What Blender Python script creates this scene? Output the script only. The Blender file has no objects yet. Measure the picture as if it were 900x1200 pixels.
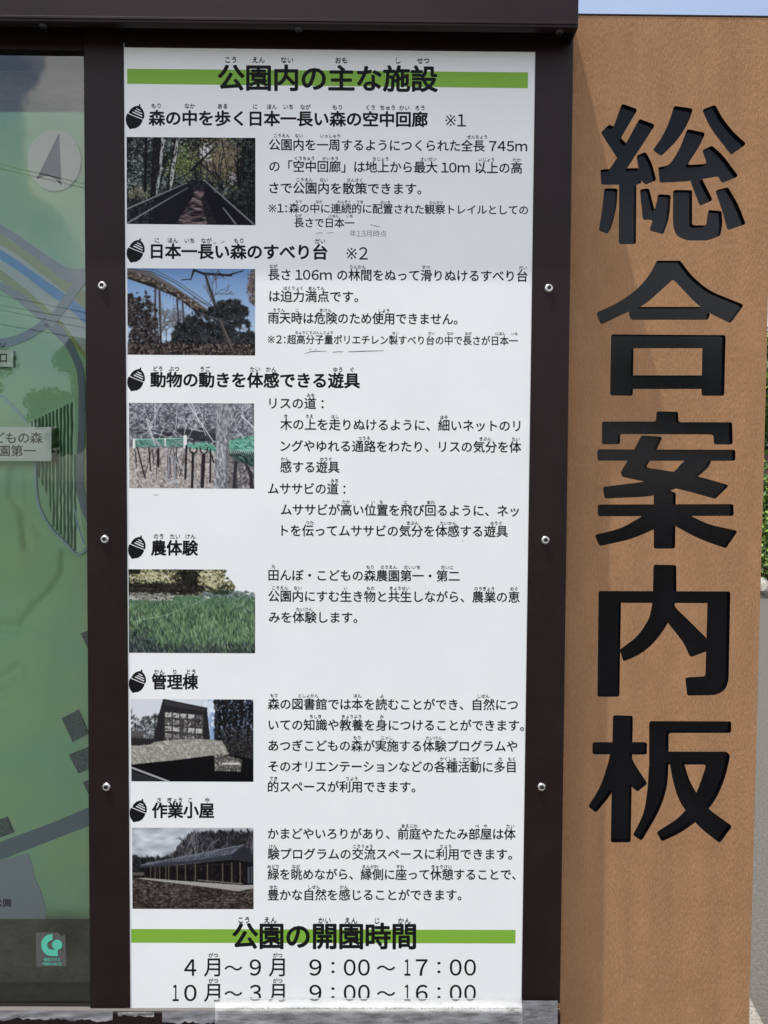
import bpy, bmesh, math, random
import numpy as np
from mathutils import Vector, Matrix

random.seed(7)
rng = np.random.default_rng(11)
SC = bpy.context.scene
COL = SC.collection
R = math.radians

# ------------------------------------------------------------------ camera
D = 1.125                                   # camera to the face of the brown slab, metres
EYE = Vector((0.0, -D, 1.5))
F = 900.0                                   # focal length in photo pixels
fwd = Vector((0.0075, 1.0, -0.0392)).normalized()
right = Vector((1.0, 0.0, 0.0069)); right = (right - fwd * right.dot(fwd)).normalized()
up = right.cross(fwd)
cam_d = bpy.data.cameras.new('camera'); cam = bpy.data.objects.new('camera', cam_d)
COL.objects.link(cam); SC.camera = cam
cam.matrix_world = Matrix(((right.x, up.x, -fwd.x, EYE.x), (right.y, up.y, -fwd.y, EYE.y),
                           (right.z, up.z, -fwd.z, EYE.z), (0, 0, 0, 1)))
cam_d.sensor_fit = 'HORIZONTAL'; cam_d.sensor_width = 36; cam_d.lens = 36
cam_d.clip_start = 0.02; cam_d.clip_end = 6000

def at(px, py, Y):
    """real point on the vertical plane y = Y seen at photo pixel px, py"""
    d = fwd + right * ((px - 450) / F) - up * ((py - 600) / F)
    t = (Y - EYE.y) / d.y
    return EYE + d * t

def at_np(P, Y):
    P = np.asarray(P, float)
    d = np.array(fwd)[None] + np.array(right)[None] * ((P[:, :1] - 450) / F) - np.array(up)[None] * ((P[:, 1:2] - 600) / F)
    t = (Y - EYE.y) / d[:, 1:2]
    return np.array(EYE)[None] + d * t

# ------------------------------------------------------------------ light
LIGHT = Vector((2.08, 1.0, -8.0)).normalized()      # the way the sunlight travels
sun_d = bpy.data.lights.new('sun', 'SUN'); sun = bpy.data.objects.new('sun', sun_d); COL.objects.link(sun)
sun_d.energy = 4.4; sun_d.angle = R(0.55); sun_d.color = (1.0, 0.95, 0.88)
sun.rotation_euler = LIGHT.to_track_quat('-Z', 'Y').to_euler(); sun.location = (-3, -2, 9)
SUN_EL = math.asin(-LIGHT.z); SUN_AZ = math.atan2(-LIGHT.x, -LIGHT.y)

world = bpy.data.worlds.new('World'); SC.world = world; world.use_nodes = True
wn = world.node_tree.nodes; wl = world.node_tree.links
bg = wn['Background']; bg.inputs[1].default_value = 0.14
sky = wn.new('ShaderNodeTexSky'); sky.sky_type = 'NISHITA'; sky.sun_disc = False
sky.sun_elevation = SUN_EL; sky.sun_rotation = SUN_AZ; sky.air_density = 1.0; sky.dust_density = 1.7; sky.ozone_density = 1.2
tc = wn.new('ShaderNodeTexCoord'); mp = wn.new('ShaderNodeMapping'); mp.inputs['Location'].default_value = (0.35, 0.2, 0.0)
mp.inputs['Scale'].default_value = (1.0, 1.0, 1.9)
nz = wn.new('ShaderNodeTexNoise'); nz.inputs['Scale'].default_value = 1.7; nz.inputs['Detail'].default_value = 9; nz.inputs['Roughness'].default_value = 0.56
cr = wn.new('ShaderNodeValToRGB'); cr.color_ramp.elements[0].position = 0.50; cr.color_ramp.elements[1].position = 0.60
nz2 = wn.new('ShaderNodeTexNoise'); nz2.inputs['Scale'].default_value = 3.6; nz2.inputs['Detail'].default_value = 6
cr2 = wn.new('ShaderNodeValToRGB')
cr2.color_ramp.elements[0].position = 0.3; cr2.color_ramp.elements[0].color = (6.5, 6.8, 7.4, 1)
cr2.color_ramp.elements[1].position = 0.72; cr2.color_ramp.elements[1].color = (13.5, 13.4, 13.2, 1)
mx = wn.new('ShaderNodeMixRGB')
wl.new(tc.outputs['Generated'], mp.inputs[0]); wl.new(mp.outputs[0], nz.inputs['Vector']); wl.new(mp.outputs[0], nz2.inputs['Vector'])
wl.new(nz.outputs['Fac'], cr.inputs[0]); wl.new(nz2.outputs['Fac'], cr2.inputs[0])
veil = wn.new('ShaderNodeMapRange'); veil.inputs[3].default_value = 0.13; veil.inputs[4].default_value = 1.0
cdir = Vector((-0.150, -1.0, 0.44)).normalized()          # a cumulus bank standing over the plaza
nrm_ = wn.new('ShaderNodeVectorMath'); nrm_.operation = 'NORMALIZE'; dst = wn.new('ShaderNodeVectorMath'); dst.operation = 'DISTANCE'; dst.inputs[1].default_value = cdir
nz3 = wn.new('ShaderNodeTexNoise'); nz3.inputs['Scale'].default_value = 9; nz3.inputs['Detail'].default_value = 8
ma = wn.new('ShaderNodeMath'); ma.operation = 'MULTIPLY_ADD'; ma.inputs[1].default_value = 0.16
mr3 = wn.new('ShaderNodeMapRange'); mr3.inputs[1].default_value = 0.338; mr3.inputs[2].default_value = 0.328; mr3.inputs[3].default_value = 0.0; mr3.inputs[4].default_value = 1.0
mxx = wn.new('ShaderNodeMath'); mxx.operation = 'MAXIMUM'
wl.new(tc.outputs['Generated'], nrm_.inputs[0]); wl.new(nrm_.outputs[0], dst.inputs[0]); wl.new(nrm_.outputs[0], nz3.inputs['Vector'])
wl.new(nz3.outputs['Fac'], ma.inputs[0]); wl.new(dst.outputs['Value'], ma.inputs[2]); wl.new(ma.outputs[0], mr3.inputs[0])
wl.new(mr3.outputs[0], mxx.inputs[0]); wl.new(cr.outputs[0], mxx.inputs[1]); wl.new(mxx.outputs[0], veil.inputs[0]); wl.new(veil.outputs[0], mx.inputs[0]); wl.new(sky.outputs[0], mx.inputs[1]); wl.new(cr2.outputs[0], mx.inputs[2]); wl.new(mx.outputs[0], bg.inputs[0])

SC.view_settings.view_transform = 'Standard'; SC.view_settings.look = 'None'
SC.view_settings.exposure = 0.47; SC.view_settings.gamma = 1.0
try:
    SC.cycles.use_denoising = True; SC.cycles.max_bounces = 8; SC.cycles.transparent_max_bounces = 12
except Exception:
    pass

# ------------------------------------------------------------------ materials
def lin(r, g, b):
    f = lambda c: (c / 255 / 12.92) if c / 255 <= 0.04045 else ((c / 255 + 0.055) / 1.055) ** 2.4
    return (f(r), f(g), f(b), 1)

def mat(name, col, rough=0.5, metal=0.0, spec=0.5):
    m = bpy.data.materials.new(name); m.use_nodes = True
    b = m.node_tree.nodes['Principled BSDF']
    b.inputs['Base Color'].default_value = col if len(col) == 4 else (*col, 1)
    b.inputs['Roughness'].default_value = rough; b.inputs['Metallic'].default_value = metal
    b.inputs['Specular IOR Level'].default_value = spec
    return m

def vary(m, c1, c2, scale=10, detail=5, rough=0.5, lo=0.35, hi=0.65, stretch=(1, 1, 1), coord='Object'):
    """base colour drifting between two colours"""
    n, l = m.node_tree.nodes, m.node_tree.links
    b = n['Principled BSDF']
    t = n.new('ShaderNodeTexCoord'); mp = n.new('ShaderNodeMapping'); mp.inputs['Scale'].default_value = stretch
    z = n.new('ShaderNodeTexNoise'); z.inputs['Scale'].default_value = scale; z.inputs['Detail'].default_value = detail; z.inputs['Roughness'].default_value = rough
    r = n.new('ShaderNodeValToRGB'); r.color_ramp.elements[0].position = lo; r.color_ramp.elements[1].position = hi
    r.color_ramp.elements[0].color = c1 if len(c1) == 4 else (*c1, 1); r.color_ramp.elements[1].color = c2 if len(c2) == 4 else (*c2, 1)
    l.new(t.outputs[coord], mp.inputs[0]); l.new(mp.outputs[0], z.inputs['Vector']); l.new(z.outputs['Fac'], r.inputs[0])
    l.new(r.outputs[0], b.inputs['Base Color'])
    return r

def bump(m, scale, dist, strength=1.0, detail=4, stretch=(1, 1, 1), rough=0.6):
    n, l = m.node_tree.nodes, m.node_tree.links
    b = n['Principled BSDF']
    t = n.new('ShaderNodeTexCoord'); mp = n.new('ShaderNodeMapping'); mp.inputs['Scale'].default_value = stretch
    z = n.new('ShaderNodeTexNoise'); z.inputs['Scale'].default_value = scale; z.inputs['Detail'].default_value = detail; z.inputs['Roughness'].default_value = rough
    u = n.new('ShaderNodeBump'); u.inputs['Distance'].default_value = dist; u.inputs['Strength'].default_value = strength
    l.new(t.outputs['Object'], mp.inputs[0]); l.new(mp.outputs[0], z.inputs['Vector']); l.new(z.outputs['Fac'], u.inputs['Height'])
    if b.inputs['Normal'].is_linked:
        l.new(b.inputs['Normal'].links[0].from_socket, u.inputs['Normal'])
    l.new(u.outputs[0], b.inputs['Normal'])
    return z

M = {}
M['brown'] = mat('coated_brown', (0.3, 0.17, 0.1), 0.85, spec=0.2)
vary(M['brown'], (0.335, 0.176, 0.086), (0.400, 0.218, 0.110), 26, 8, 0.7, 0.3, 0.7, (1, 1, 0.45))
n_, l_ = M['brown'].node_tree.nodes, M['brown'].node_tree.links; b_ = n_['Principled BSDF']; src_ = b_.inputs['Base Color'].links[0].from_socket
t_ = n_.new('ShaderNodeTexCoord'); m_ = n_.new('ShaderNodeMapping'); m_.inputs['Scale'].default_value = (1, 1, 0.22)
z_ = n_.new('ShaderNodeTexNoise'); z_.inputs['Scale'].default_value = 620; z_.inputs['Detail'].default_value = 3; z_.inputs['Roughness'].default_value = 0.65
r_ = n_.new('ShaderNodeMapRange'); r_.inputs[1].default_value = 0.32; r_.inputs[2].default_value = 0.68; r_.inputs[3].default_value = 0.84; r_.inputs[4].default_value = 1.14
v_ = n_.new('ShaderNodeVectorMath'); v_.operation = 'SCALE'
l_.new(t_.outputs['Object'], m_.inputs[0]); l_.new(m_.outputs[0], z_.inputs['Vector']); l_.new(z_.outputs['Fac'], r_.inputs[0])
l_.new(src_, v_.inputs[0]); l_.new(r_.outputs[0], v_.inputs['Scale']); l_.new(v_.outputs[0], b_.inputs['Base Color'])
src_ = b_.inputs['Base Color'].links[0].from_socket      # rain streaks and a dirty top edge
m2_ = n_.new('ShaderNodeMapping'); m2_.inputs['Scale'].default_value = (14, 14, 0.9)
z2_ = n_.new('ShaderNodeTexNoise'); z2_.inputs['Scale'].default_value = 2.2; z2_.inputs['Detail'].default_value = 6; z2_.inputs['Roughness'].default_value = 0.6
r2_ = n_.new('ShaderNodeMapRange'); r2_.inputs[1].default_value = 0.3; r2_.inputs[2].default_value = 0.6; r2_.inputs[3].default_value = 0.90; r2_.inputs[4].default_value = 1.03
v2_ = n_.new('ShaderNodeVectorMath'); v2_.operation = 'SCALE'
l_.new(t_.outputs['Object'], m2_.inputs[0]); l_.new(m2_.outputs[0], z2_.inputs['Vector']); l_.new(z2_.outputs['Fac'], r2_.inputs[0])
sx_ = n_.new('ShaderNodeSeparateXYZ'); l_.new(t_.outputs['Object'], sx_.inputs[0])
ed_ = n_.new('ShaderNodeMath'); ed_.operation = 'MULTIPLY_ADD'; ed_.inputs[1].default_value = 0.045; l_.new(z2_.outputs['Fac'], ed_.inputs[0]); l_.new(sx_.outputs['Z'], ed_.inputs[2])
tp_ = n_.new('ShaderNodeMapRange'); tp_.inputs[1].default_value = 2.192; tp_.inputs[2].default_value = 2.212; tp_.inputs[3].default_value = 1.0; tp_.inputs[4].default_value = 0.72; l_.new(ed_.outputs[0], tp_.inputs[0])
mu_ = n_.new('ShaderNodeMath'); mu_.operation = 'MULTIPLY'; l_.new(r2_.outputs[0], mu_.inputs[0]); l_.new(tp_.outputs[0], mu_.inputs[1])
l_.new(src_, v2_.inputs[0]); l_.new(mu_.outputs[0], v2_.inputs['Scale']); l_.new(v2_.outputs[0], b_.inputs['Base Color'])
bump(M['brown'], 560, 0.0014, 0.7, 3, (1, 1, 0.24)); bump(M['brown'], 60, 0.0012, 0.4, 3, (1, 1, 0.5))
M['frame'] = mat('dark_brown_paint', (0.016, 0.010, 0.011), 0.42, spec=0.2)
vary(M['frame'], (0.0115, 0.0052, 0.0056), (0.0175, 0.0088, 0.0092), 14, 9, 0.7)
bump(M['frame'], 900, 0.0001, 0.4)
M['white'] = mat('white_sheet', (0.75, 0.76, 0.755), 0.5, spec=0.15)
vary(M['white'], (0.800, 0.808, 0.790), (0.845, 0.848, 0.832), 5, 7, 0.65)
M['ink'] = mat('black_print', (0.008, 0.008, 0.009), 0.5, spec=0.1)
M['faint'] = mat('worn_print', (0.17, 0.17, 0.175), 0.6, spec=0.3)
M['green'] = mat('green_print', (0.205, 0.415, 0.040), 0.5, spec=0.3)
M['engrave'] = mat('black_coating', (0.011, 0.011, 0.013), 0.13, spec=0.25)
vary(M['engrave'], (0.0015, 0.0015, 0.0025), (0.004, 0.004, 0.006), 12, 6)
bump(M['engrave'], 500, 0.0002, 0.4)
M['steel'] = mat('stainless', (0.62, 0.60, 0.58), 0.28, 1.0)
M['steeldark'] = mat('socket_shadow', (0.06, 0.055, 0.05), 0.5, 0.6)
M['board'] = mat('weathered_board', (0.07, 0.065, 0.055), 0.8, spec=0.2)
vary(M['board'], (0.085, 0.078, 0.064), (0.23, 0.215, 0.175), 30, 9, 0.78, 0.3, 0.75, (1, 1, 2.2))
bump(M['board'], 120, 0.001, 0.5)
bump(M['board'], 14, 0.006, 0.5, 6, (1, 1, 1.6))
M['sill'] = mat('grey_sill', (0.2, 0.2, 0.205), 0.55)
vary(M['sill'], (0.13, 0.13, 0.135), (0.27, 0.265, 0.26), 60, 6)

# map colours
M['m_green'] = mat('map_green', (0.11, 0.2, 0.115), 0.6, spec=0.2)
vary(M['m_green'], (0.41, 0.72, 0.49), (0.52, 0.74, 0.42), 9, 7)
M['m_deep'] = mat('map_deep_green', (0.05, 0.16, 0.085), 0.6)
M['m_pale'] = mat('map_pale_green', (0.60, 0.86, 0.60), 0.6)
M['m_olive'] = mat('map_olive', (0.40, 0.45, 0.17), 0.6)
M['m_grey'] = mat('map_grey', (0.33, 0.36, 0.41), 0.6)
M['m_road'] = mat('map_road', (0.20, 0.26, 0.33), 0.6)
M['m_pave'] = mat('map_pavement', (0.42, 0.47, 0.53), 0.6)
M['m_sand'] = mat('map_river_bank', (0.60, 0.66, 0.64), 0.6)
M['m_blue'] = mat('map_river_blue', (0.10, 0.36, 0.78), 0.5)
M['m_path'] = mat('map_path_blue', (0.42, 0.58, 0.70), 0.6)
M['m_roof'] = mat('map_roof_slate', (0.06, 0.085, 0.095), 0.7)
vary(M['m_roof'], (0.075, 0.105, 0.12), (0.17, 0.21, 0.22), 260, 4)
M['m_disc'] = mat('compass_disc', (0.72, 0.72, 0.68), 0.55)
M['m_needle'] = mat('compass_needle', (0.06, 0.065, 0.08), 0.5)
M['m_label'] = mat('label_face', (0.86, 0.90, 0.86), 0.5)
M['teal'] = mat('teal_print', (0.09, 0.48, 0.34), 0.5)
M['stk'] = mat('sticker_film', (0.085, 0.085, 0.082), 0.45)

def transparent_mix(name, col, rough, fac_node=None, alpha=0.3):
    m = mat(name, col, rough); m.node_tree.nodes['Principled BSDF'].inputs['Alpha'].default_value = alpha
    return m

def glass_mat():
    m = bpy.data.materials.new('window_glass'); m.use_nodes = True
    n, l = m.node_tree.nodes, m.node_tree.links; n.clear()
    o = n.new('ShaderNodeOutputMaterial'); t = n.new('ShaderNodeBsdfTransparent'); t.inputs[0].default_value = (0.93, 0.96, 0.945, 1)
    g = n.new('ShaderNodeBsdfGlossy'); g.inputs['Roughness'].default_value = 0.004; g.inputs[0].default_value = (1, 1, 1, 1)
    fr = n.new('ShaderNodeFresnel'); fr.inputs[0].default_value = 1.78   # both faces of the pane together
    mxs = n.new('ShaderNodeMixShader')
    l.new(fr.outputs[0], mxs.inputs[0]); l.new(t.outputs[0], mxs.inputs[1]); l.new(g.outputs[0], mxs.inputs[2])
    l.new(mxs.outputs[0], o.inputs[0])
    return m
M['glass'] = glass_mat()

def tape_mat(name, col, lo, hi, a0, a1, scale, stretch, rough=0.3):
    m = mat(name, col, rough)
    n, l = m.node_tree.nodes, m.node_tree.links; b = n['Principled BSDF']
    t = n.new('ShaderNodeTexCoord'); mp = n.new('ShaderNodeMapping'); mp.inputs['Scale'].default_value = stretch
    z = n.new('ShaderNodeTexNoise'); z.inputs['Scale'].default_value = scale; z.inputs['Detail'].default_value = 7; z.inputs['Roughness'].default_value = 0.62
    r = n.new('ShaderNodeMapRange'); r.inputs[1].default_value = lo; r.inputs[2].default_value = hi; r.inputs[3].default_value = a0; r.inputs[4].default_value = a1
    l.new(t.outputs['Object'], mp.inputs[0]); l.new(mp.outputs[0], z.inputs['Vector']); l.new(z.outputs['Fac'], r.inputs[0]); l.new(r.outputs[0], b.inputs['Alpha'])
    bump(m, 90, 0.0012, 0.6, 4, (0.5, 1, 2.5))
    bump(m, 1500, 0.0003, 0.5, 1, (1, 1, 0.02))
    return m
M['tape'] = tape_mat('clear_tape', (0.80, 0.80, 0.81), 0.35, 0.7, 0.14, 0.46, 28, (1, 1, 5))
M['tape_old'] = tape_mat('old_grey_tape', (0.27, 0.265, 0.275), 0.3, 0.62, 0.45, 0.95, 40, (1, 1, 2.5), 0.45)
M['flake'] = mat('tape_residue', (0.42, 0.41, 0.40), 0.7); vary(M['flake'], (0.13, 0.125, 0.12), (0.32, 0.31, 0.30), 160, 6)
M['hair'] = mat('white_edge', (0.12, 0.115, 0.11), 0.7, spec=0.1)

M['asphalt'] = mat('asphalt', (0.13, 0.13, 0.13), 0.9, spec=0.2)
vary(M['asphalt'], (0.040, 0.037, 0.032), (0.150, 0.142, 0.125), 90, 12, 0.9, 0.38, 0.66)
bump(M['asphalt'], 160, 0.006, 0.6, 4)
M['paving'] = mat('plaza_paving', (0.33, 0.31, 0.28), 0.85); vary(M['paving'], (0.06, 0.058, 0.054), (0.10, 0.096, 0.09), 40, 8)
M['stone'] = mat('pale_stone', (0.42, 0.40, 0.36), 0.85); vary(M['stone'], (0.12, 0.115, 0.10), (0.34, 0.32, 0.28), 14, 9, 0.7); bump(M['stone'], 30, 0.01, 0.7, 6)
M['kerb'] = mat('kerb_concrete', (0.45, 0.43, 0.39), 0.85); vary(M['kerb'], (0.10, 0.092, 0.075), (0.27, 0.25, 0.21), 90, 8, 0.75); bump(M['kerb'], 160, 0.003, 0.5, 4)
M['soil'] = mat('bed_soil', (0.10, 0.075, 0.05), 0.95); vary(M['soil'], (0.06, 0.045, 0.03), (0.14, 0.10, 0.07), 20, 7)
M['bark'] = mat('bark', (0.10, 0.08, 0.06), 0.9); vary(M['bark'], (0.06, 0.045, 0.035), (0.16, 0.13, 0.10), 20, 7, 0.6, 0.35, 0.65, (1, 1, 0.2))
def leafmat(name, a, b):
    m = mat(name, a, 0.55, spec=0.35); vary(m, a, b, 2.2, 3, coord='Object'); return m
M['leaf'] = leafmat('leaf_green', (0.05, 0.10, 0.02), (0.10, 0.17, 0.035))
M['leafd'] = leafmat('leaf_dark', (0.025, 0.055, 0.015), (0.055, 0.095, 0.025))
M['leafl'] = leafmat('leaf_light', (0.14, 0.24, 0.03), (0.21, 0.32, 0.06))
M['houseW'] = mat('red_brown_wall', (0.11, 0.055, 0.045), 0.8); vary(M['houseW'], (0.09, 0.045, 0.038), (0.13, 0.065, 0.05), 3, 6)
M['houseB'] = mat('house_base', (0.6, 0.58, 0.55), 0.8)
M['roof'] = mat('roof_tile', (0.06, 0.06, 0.065), 0.6)
M['pane'] = mat('dark_window', (0.02, 0.025, 0.03), 0.08)
M['pole'] = mat('concrete_pole', (0.33, 0.32, 0.30), 0.85)
M['wire'] = mat('black_wire', (0.015, 0.015, 0.015), 0.5)

# ------------------------------------------------------------------ object helpers
def link(name, me, parent=None):
    o = bpy.data.objects.new(name, me); COL.objects.link(o); o.parent = parent
    return o

def pydata(name, verts, faces, m, parent=None, smooth=False, mi=None):
    me = bpy.data.meshes.new(name)
    me.from_pydata([tuple(v) for v in verts], [], [tuple(f) for f in faces])
    ms = m if isinstance(m, (list, tuple)) else [m]
    for x in ms: me.materials.append(x)
    if mi is not None: me.polygons.foreach_set('material_index', mi)
    if smooth: me.polygons.foreach_set('use_smooth', [True] * len(me.polygons))
    me.update()
    return link(name, me, parent)

def tag(o, label, cat, group=None):
    o['label'] = label; o['category'] = cat
    if group: o['group'] = group
    return o

def empty(name, loc, label, cat, group=None):
    o = link(name, None); o.location = loc; o.empty_display_size = 0.1
    return tag(o, label, cat, group)

def unloc(o, parent):
    """children are built in world coordinates under an Empty that may stand elsewhere"""
    o.matrix_parent_inverse = Matrix.Translation(-Vector(parent.location))
    return o

def box(bm, x0, x1, y0, y1, z0, z1, bev=0.0, seg=2):
    r = bmesh.ops.create_cube(bm, size=1)
    vs = r['verts']
    for v in vs:
        v.co = Vector((x0 + (v.co.x + .5) * (x1 - x0), y0 + (v.co.y + .5) * (y1 - y0), z0 + (v.co.z + .5) * (z1 - z0)))
    if bev > 0:
        es = set(e for v in vs for e in v.link_edges)
        bmesh.ops.bevel(bm, geom=list(es), offset=bev, segments=seg, affect='EDGES', profile=0.5)

def bmo(name, bm, m, parent=None, smooth=False):
    me = bpy.data.meshes.new(name); bm.to_mesh(me); bm.free()
    for x in (m if isinstance(m, (list, tuple)) else [m]): me.materials.append(x)
    if smooth:
        for p in me.polygons: p.use_smooth = True
    return link(name, me, parent)

def hexa(name, P, m, parent=None, bev=0.0):
    """box from px corners: P = front quad world points (TL TR BR BL) and back quad the same"""
    bm = bmesh.new(); vs = [bm.verts.new(p) for p in P]
    for f in ((0, 1, 2, 3), (7, 6, 5, 4), (0, 4, 5, 1), (1, 5, 6, 2), (2, 6, 7, 3), (3, 7, 4, 0)):
        bm.faces.new([vs[i] for i in f])
    bmesh.ops.recalc_face_normals(bm, faces=bm.faces)
    if bev: bmesh.ops.bevel(bm, geom=bm.edges[:], offset=bev, segments=2, affect='EDGES', profile=0.5)
    return bmo(name, bm, m, parent)

def rect_prism(name, quad, yf, yb, m, parent=None, bev=0.0):
    """quad of photo pixels on the plane y = yf, given depth straight back to yb"""
    a = [at(x, y, yf) for x, y in quad]
    b = [Vector((p.x, yb, p.z)) for p in a]
    return hexa(name, a + b, m, parent, bev)

def poly_prism(name, pts, yf, yb, m, parent=None):
    a = [at(x, y, yf) for x, y in pts]; n = len(a)
    bm = bmesh.new(); f = [bm.verts.new(p) for p in a]; k = [bm.verts.new((p.x, yb, p.z)) for p in a]
    bm.faces.new(f); bm.faces.new(k[::-1])
    for i in range(n): bm.faces.new([f[i], k[i], k[(i + 1) % n], f[(i + 1) % n]])
    bmesh.ops.recalc_face_normals(bm, faces=bm.faces)
    bmesh.ops.triangulate(bm, faces=[q for q in bm.faces if len(q.verts) > 4])
    return bmo(name, bm, m, parent)

def strip_pts(pl, w):
    """outline of a ribbon along a pixel polyline; w = width or list of widths"""
    pl = [Vector(p) for p in pl]; ws = w if isinstance(w, (list, tuple)) else [w] * len(pl)
    L, Rr = [], []
    for i, p in enumerate(pl):
        t = (pl[min(i + 1, len(pl) - 1)] - pl[max(i - 1, 0)]).normalized(); nrm = Vector((-t.y, t.x)) * ws[i] / 2
        L.append(p + nrm); Rr.append(p - nrm)
    return L, Rr

def ribbon(name, pl, w, yf, m, parent=None, thick=0.0008, sub=4):
    # catmull-rom smoothing
    P = [Vector(p) for p in pl]; ws = w if isinstance(w, (list, tuple)) else [w] * len(P)
    Q, W = [], []
    for i in range(len(P) - 1):
        p0, p1, p2, p3 = P[max(i - 1, 0)], P[i], P[i + 1], P[min(i + 2, len(P) - 1)]
        for s in range(sub):
            t = s / sub
            Q.append(0.5 * ((2 * p1) + (p2 - p0) * t + (2 * p0 - 5 * p1 + 4 * p2 - p3) * t * t + (3 * p1 - p0 - 3 * p2 + p3) * t ** 3)); W.append(ws[i] * (1 - t) + ws[i + 1] * t)
    Q.append(P[-1]); W.append(ws[-1])
    L, Rr = strip_pts(Q, W); n = len(L)
    V = [at(p.x, p.y, yf) for p in L] + [at(p.x, p.y, yf) for p in Rr]
    V += [Vector((p.x, yf + thick, p.z)) for p in V]
    Fc = []
    for i in range(n - 1):
        Fc.append((i, i + 1, n + i + 1, n + i)); Fc.append((i, 2 * n + i, 2 * n + i + 1, i + 1)); Fc.append((n + i, n + i + 1, 3 * n + i + 1, 3 * n + i))
    return pydata(name, V, Fc, m, parent)

# ------------------------------------------------------------------ lettering
GC = {}
def glyph(ch, off, res):
    k = (ch, off, res)
    if k not in GC:
        cu = bpy.data.curves.new('g', 'FONT'); cu.body = ch; cu.size = 1.0; cu.resolution_u = res; cu.offset = off; cu.fill_mode = 'FRONT'
        o = bpy.data.objects.new('g', cu)
        me = bpy.data.meshes.new_from_object(o)
        n = len(me.vertices); v = np.zeros(n * 3); me.vertices.foreach_get('co', v); v = v.reshape(-1, 3)[:, :2]
        fs = [tuple(p.vertices) for p in me.polygons]
        bpy.data.meshes.remove(me); bpy.data.objects.remove(o); bpy.data.curves.remove(cu)
        GC[k] = (v, fs)
    return GC[k]

def is_wide(c): return ord(c) > 0x2e00 or c in '※'
K = glyph('国', 0.0, 3)[0]
KX0, KX1, KY0, KY1 = K[:, 0].min(), K[:, 0].max(), K[:, 1].min(), K[:, 1].max()
EM = (KX1 - KX0) / 0.84; KC = (KY0 + KY1) / 2                   # em width and height of the middle of a kanji
print('glyph calibration', KX0, KX1, KY0, KY1, EM)

def layout(s, off=0.0, res=3, half=False):
    """vertices with a kanji pitch of 1, middle of kanji at y = 0"""
    x = 0.0; V, Fc = [], []; n = 0
    s = s.translate(str.maketrans('0123456789m:', '０１２３４５６７８９ｍ：'))
    for c in s:
        if c in ' 　': x += 1.0 if c == '　' else 0.32; continue
        v, f = ([0], []) if c == '※' else glyph(c, off, res)
        if len(v) == 0: x += 1; continue
        if c == '※':
            Vk, Fk = [], []
            for a0 in (45, 135):
                ca, sa = math.cos(R(a0)), math.sin(R(a0)); hw = .035; b0 = len(Vk)
                Vk += [(.5 + u * ca * .5 - w2 * sa, u * sa * .5 + w2 * ca) for u, w2 in ((-.82, -hw), (.82, -hw), (.82, hw), (-.82, hw))]; Fk.append((b0, b0 + 1, b0 + 2, b0 + 3))
            for dx_, dy_ in ((0, .3), (0, -.3), (.3, 0), (-.3, 0)):
                b0 = len(Vk); Vk += [(.5 + dx_ + .06 * math.cos(q * .785), dy_ + .06 * math.sin(q * .785)) for q in range(8)]; Fk.append(tuple(range(b0, b0 + 8)))
            V.append(np.array(Vk) + [x, 0]); x += 1.0; v, f = Vk, Fk
        elif c in '０１２３４５６７８９ｍ':
            g = v / EM; lo, hi = g[:, 0].min(), g[:, 0].max(); k = 1.12
            pad = 0.5 if c == '１' else 0
            wdt = (hi - lo) * k if c != '１' else 0.46
            V.append(np.stack([(g[:, 0] - (lo + hi) / 2) * k + x + wdt / 2 + .05, (g[:, 1] - KC / EM) * 1.06], 1)); x += wdt + 0.11
        elif is_wide(c):
            w = v / EM; w = w - np.array([0, KC / EM])
            if c in ':：':
                w = w - [(w[:, 0].min() + w[:, 0].max()) / 2 - 0.5, 0]
            adv = 1.0
            if c == '：' and half: w = w - [0.25, 0]; adv = 0.5
            V.append(w + [x, 0]); x += adv
        else:
            g = v * 0.95 / EM - np.array([v[:, 0].min() * 0.95 / EM, KC / EM + 0.0])
            V.append(g + [x + 0.045, 0]); x += g[:, 0].max() + (0.105 if c != ':' else 0.2)
        Fc += [tuple(i + n for i in q) for q in f]; n += len(v)
    return np.concatenate(V), Fc

def slope(y): return 0.0106 - (y - 80) * 0.0082 / 1008

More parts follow.
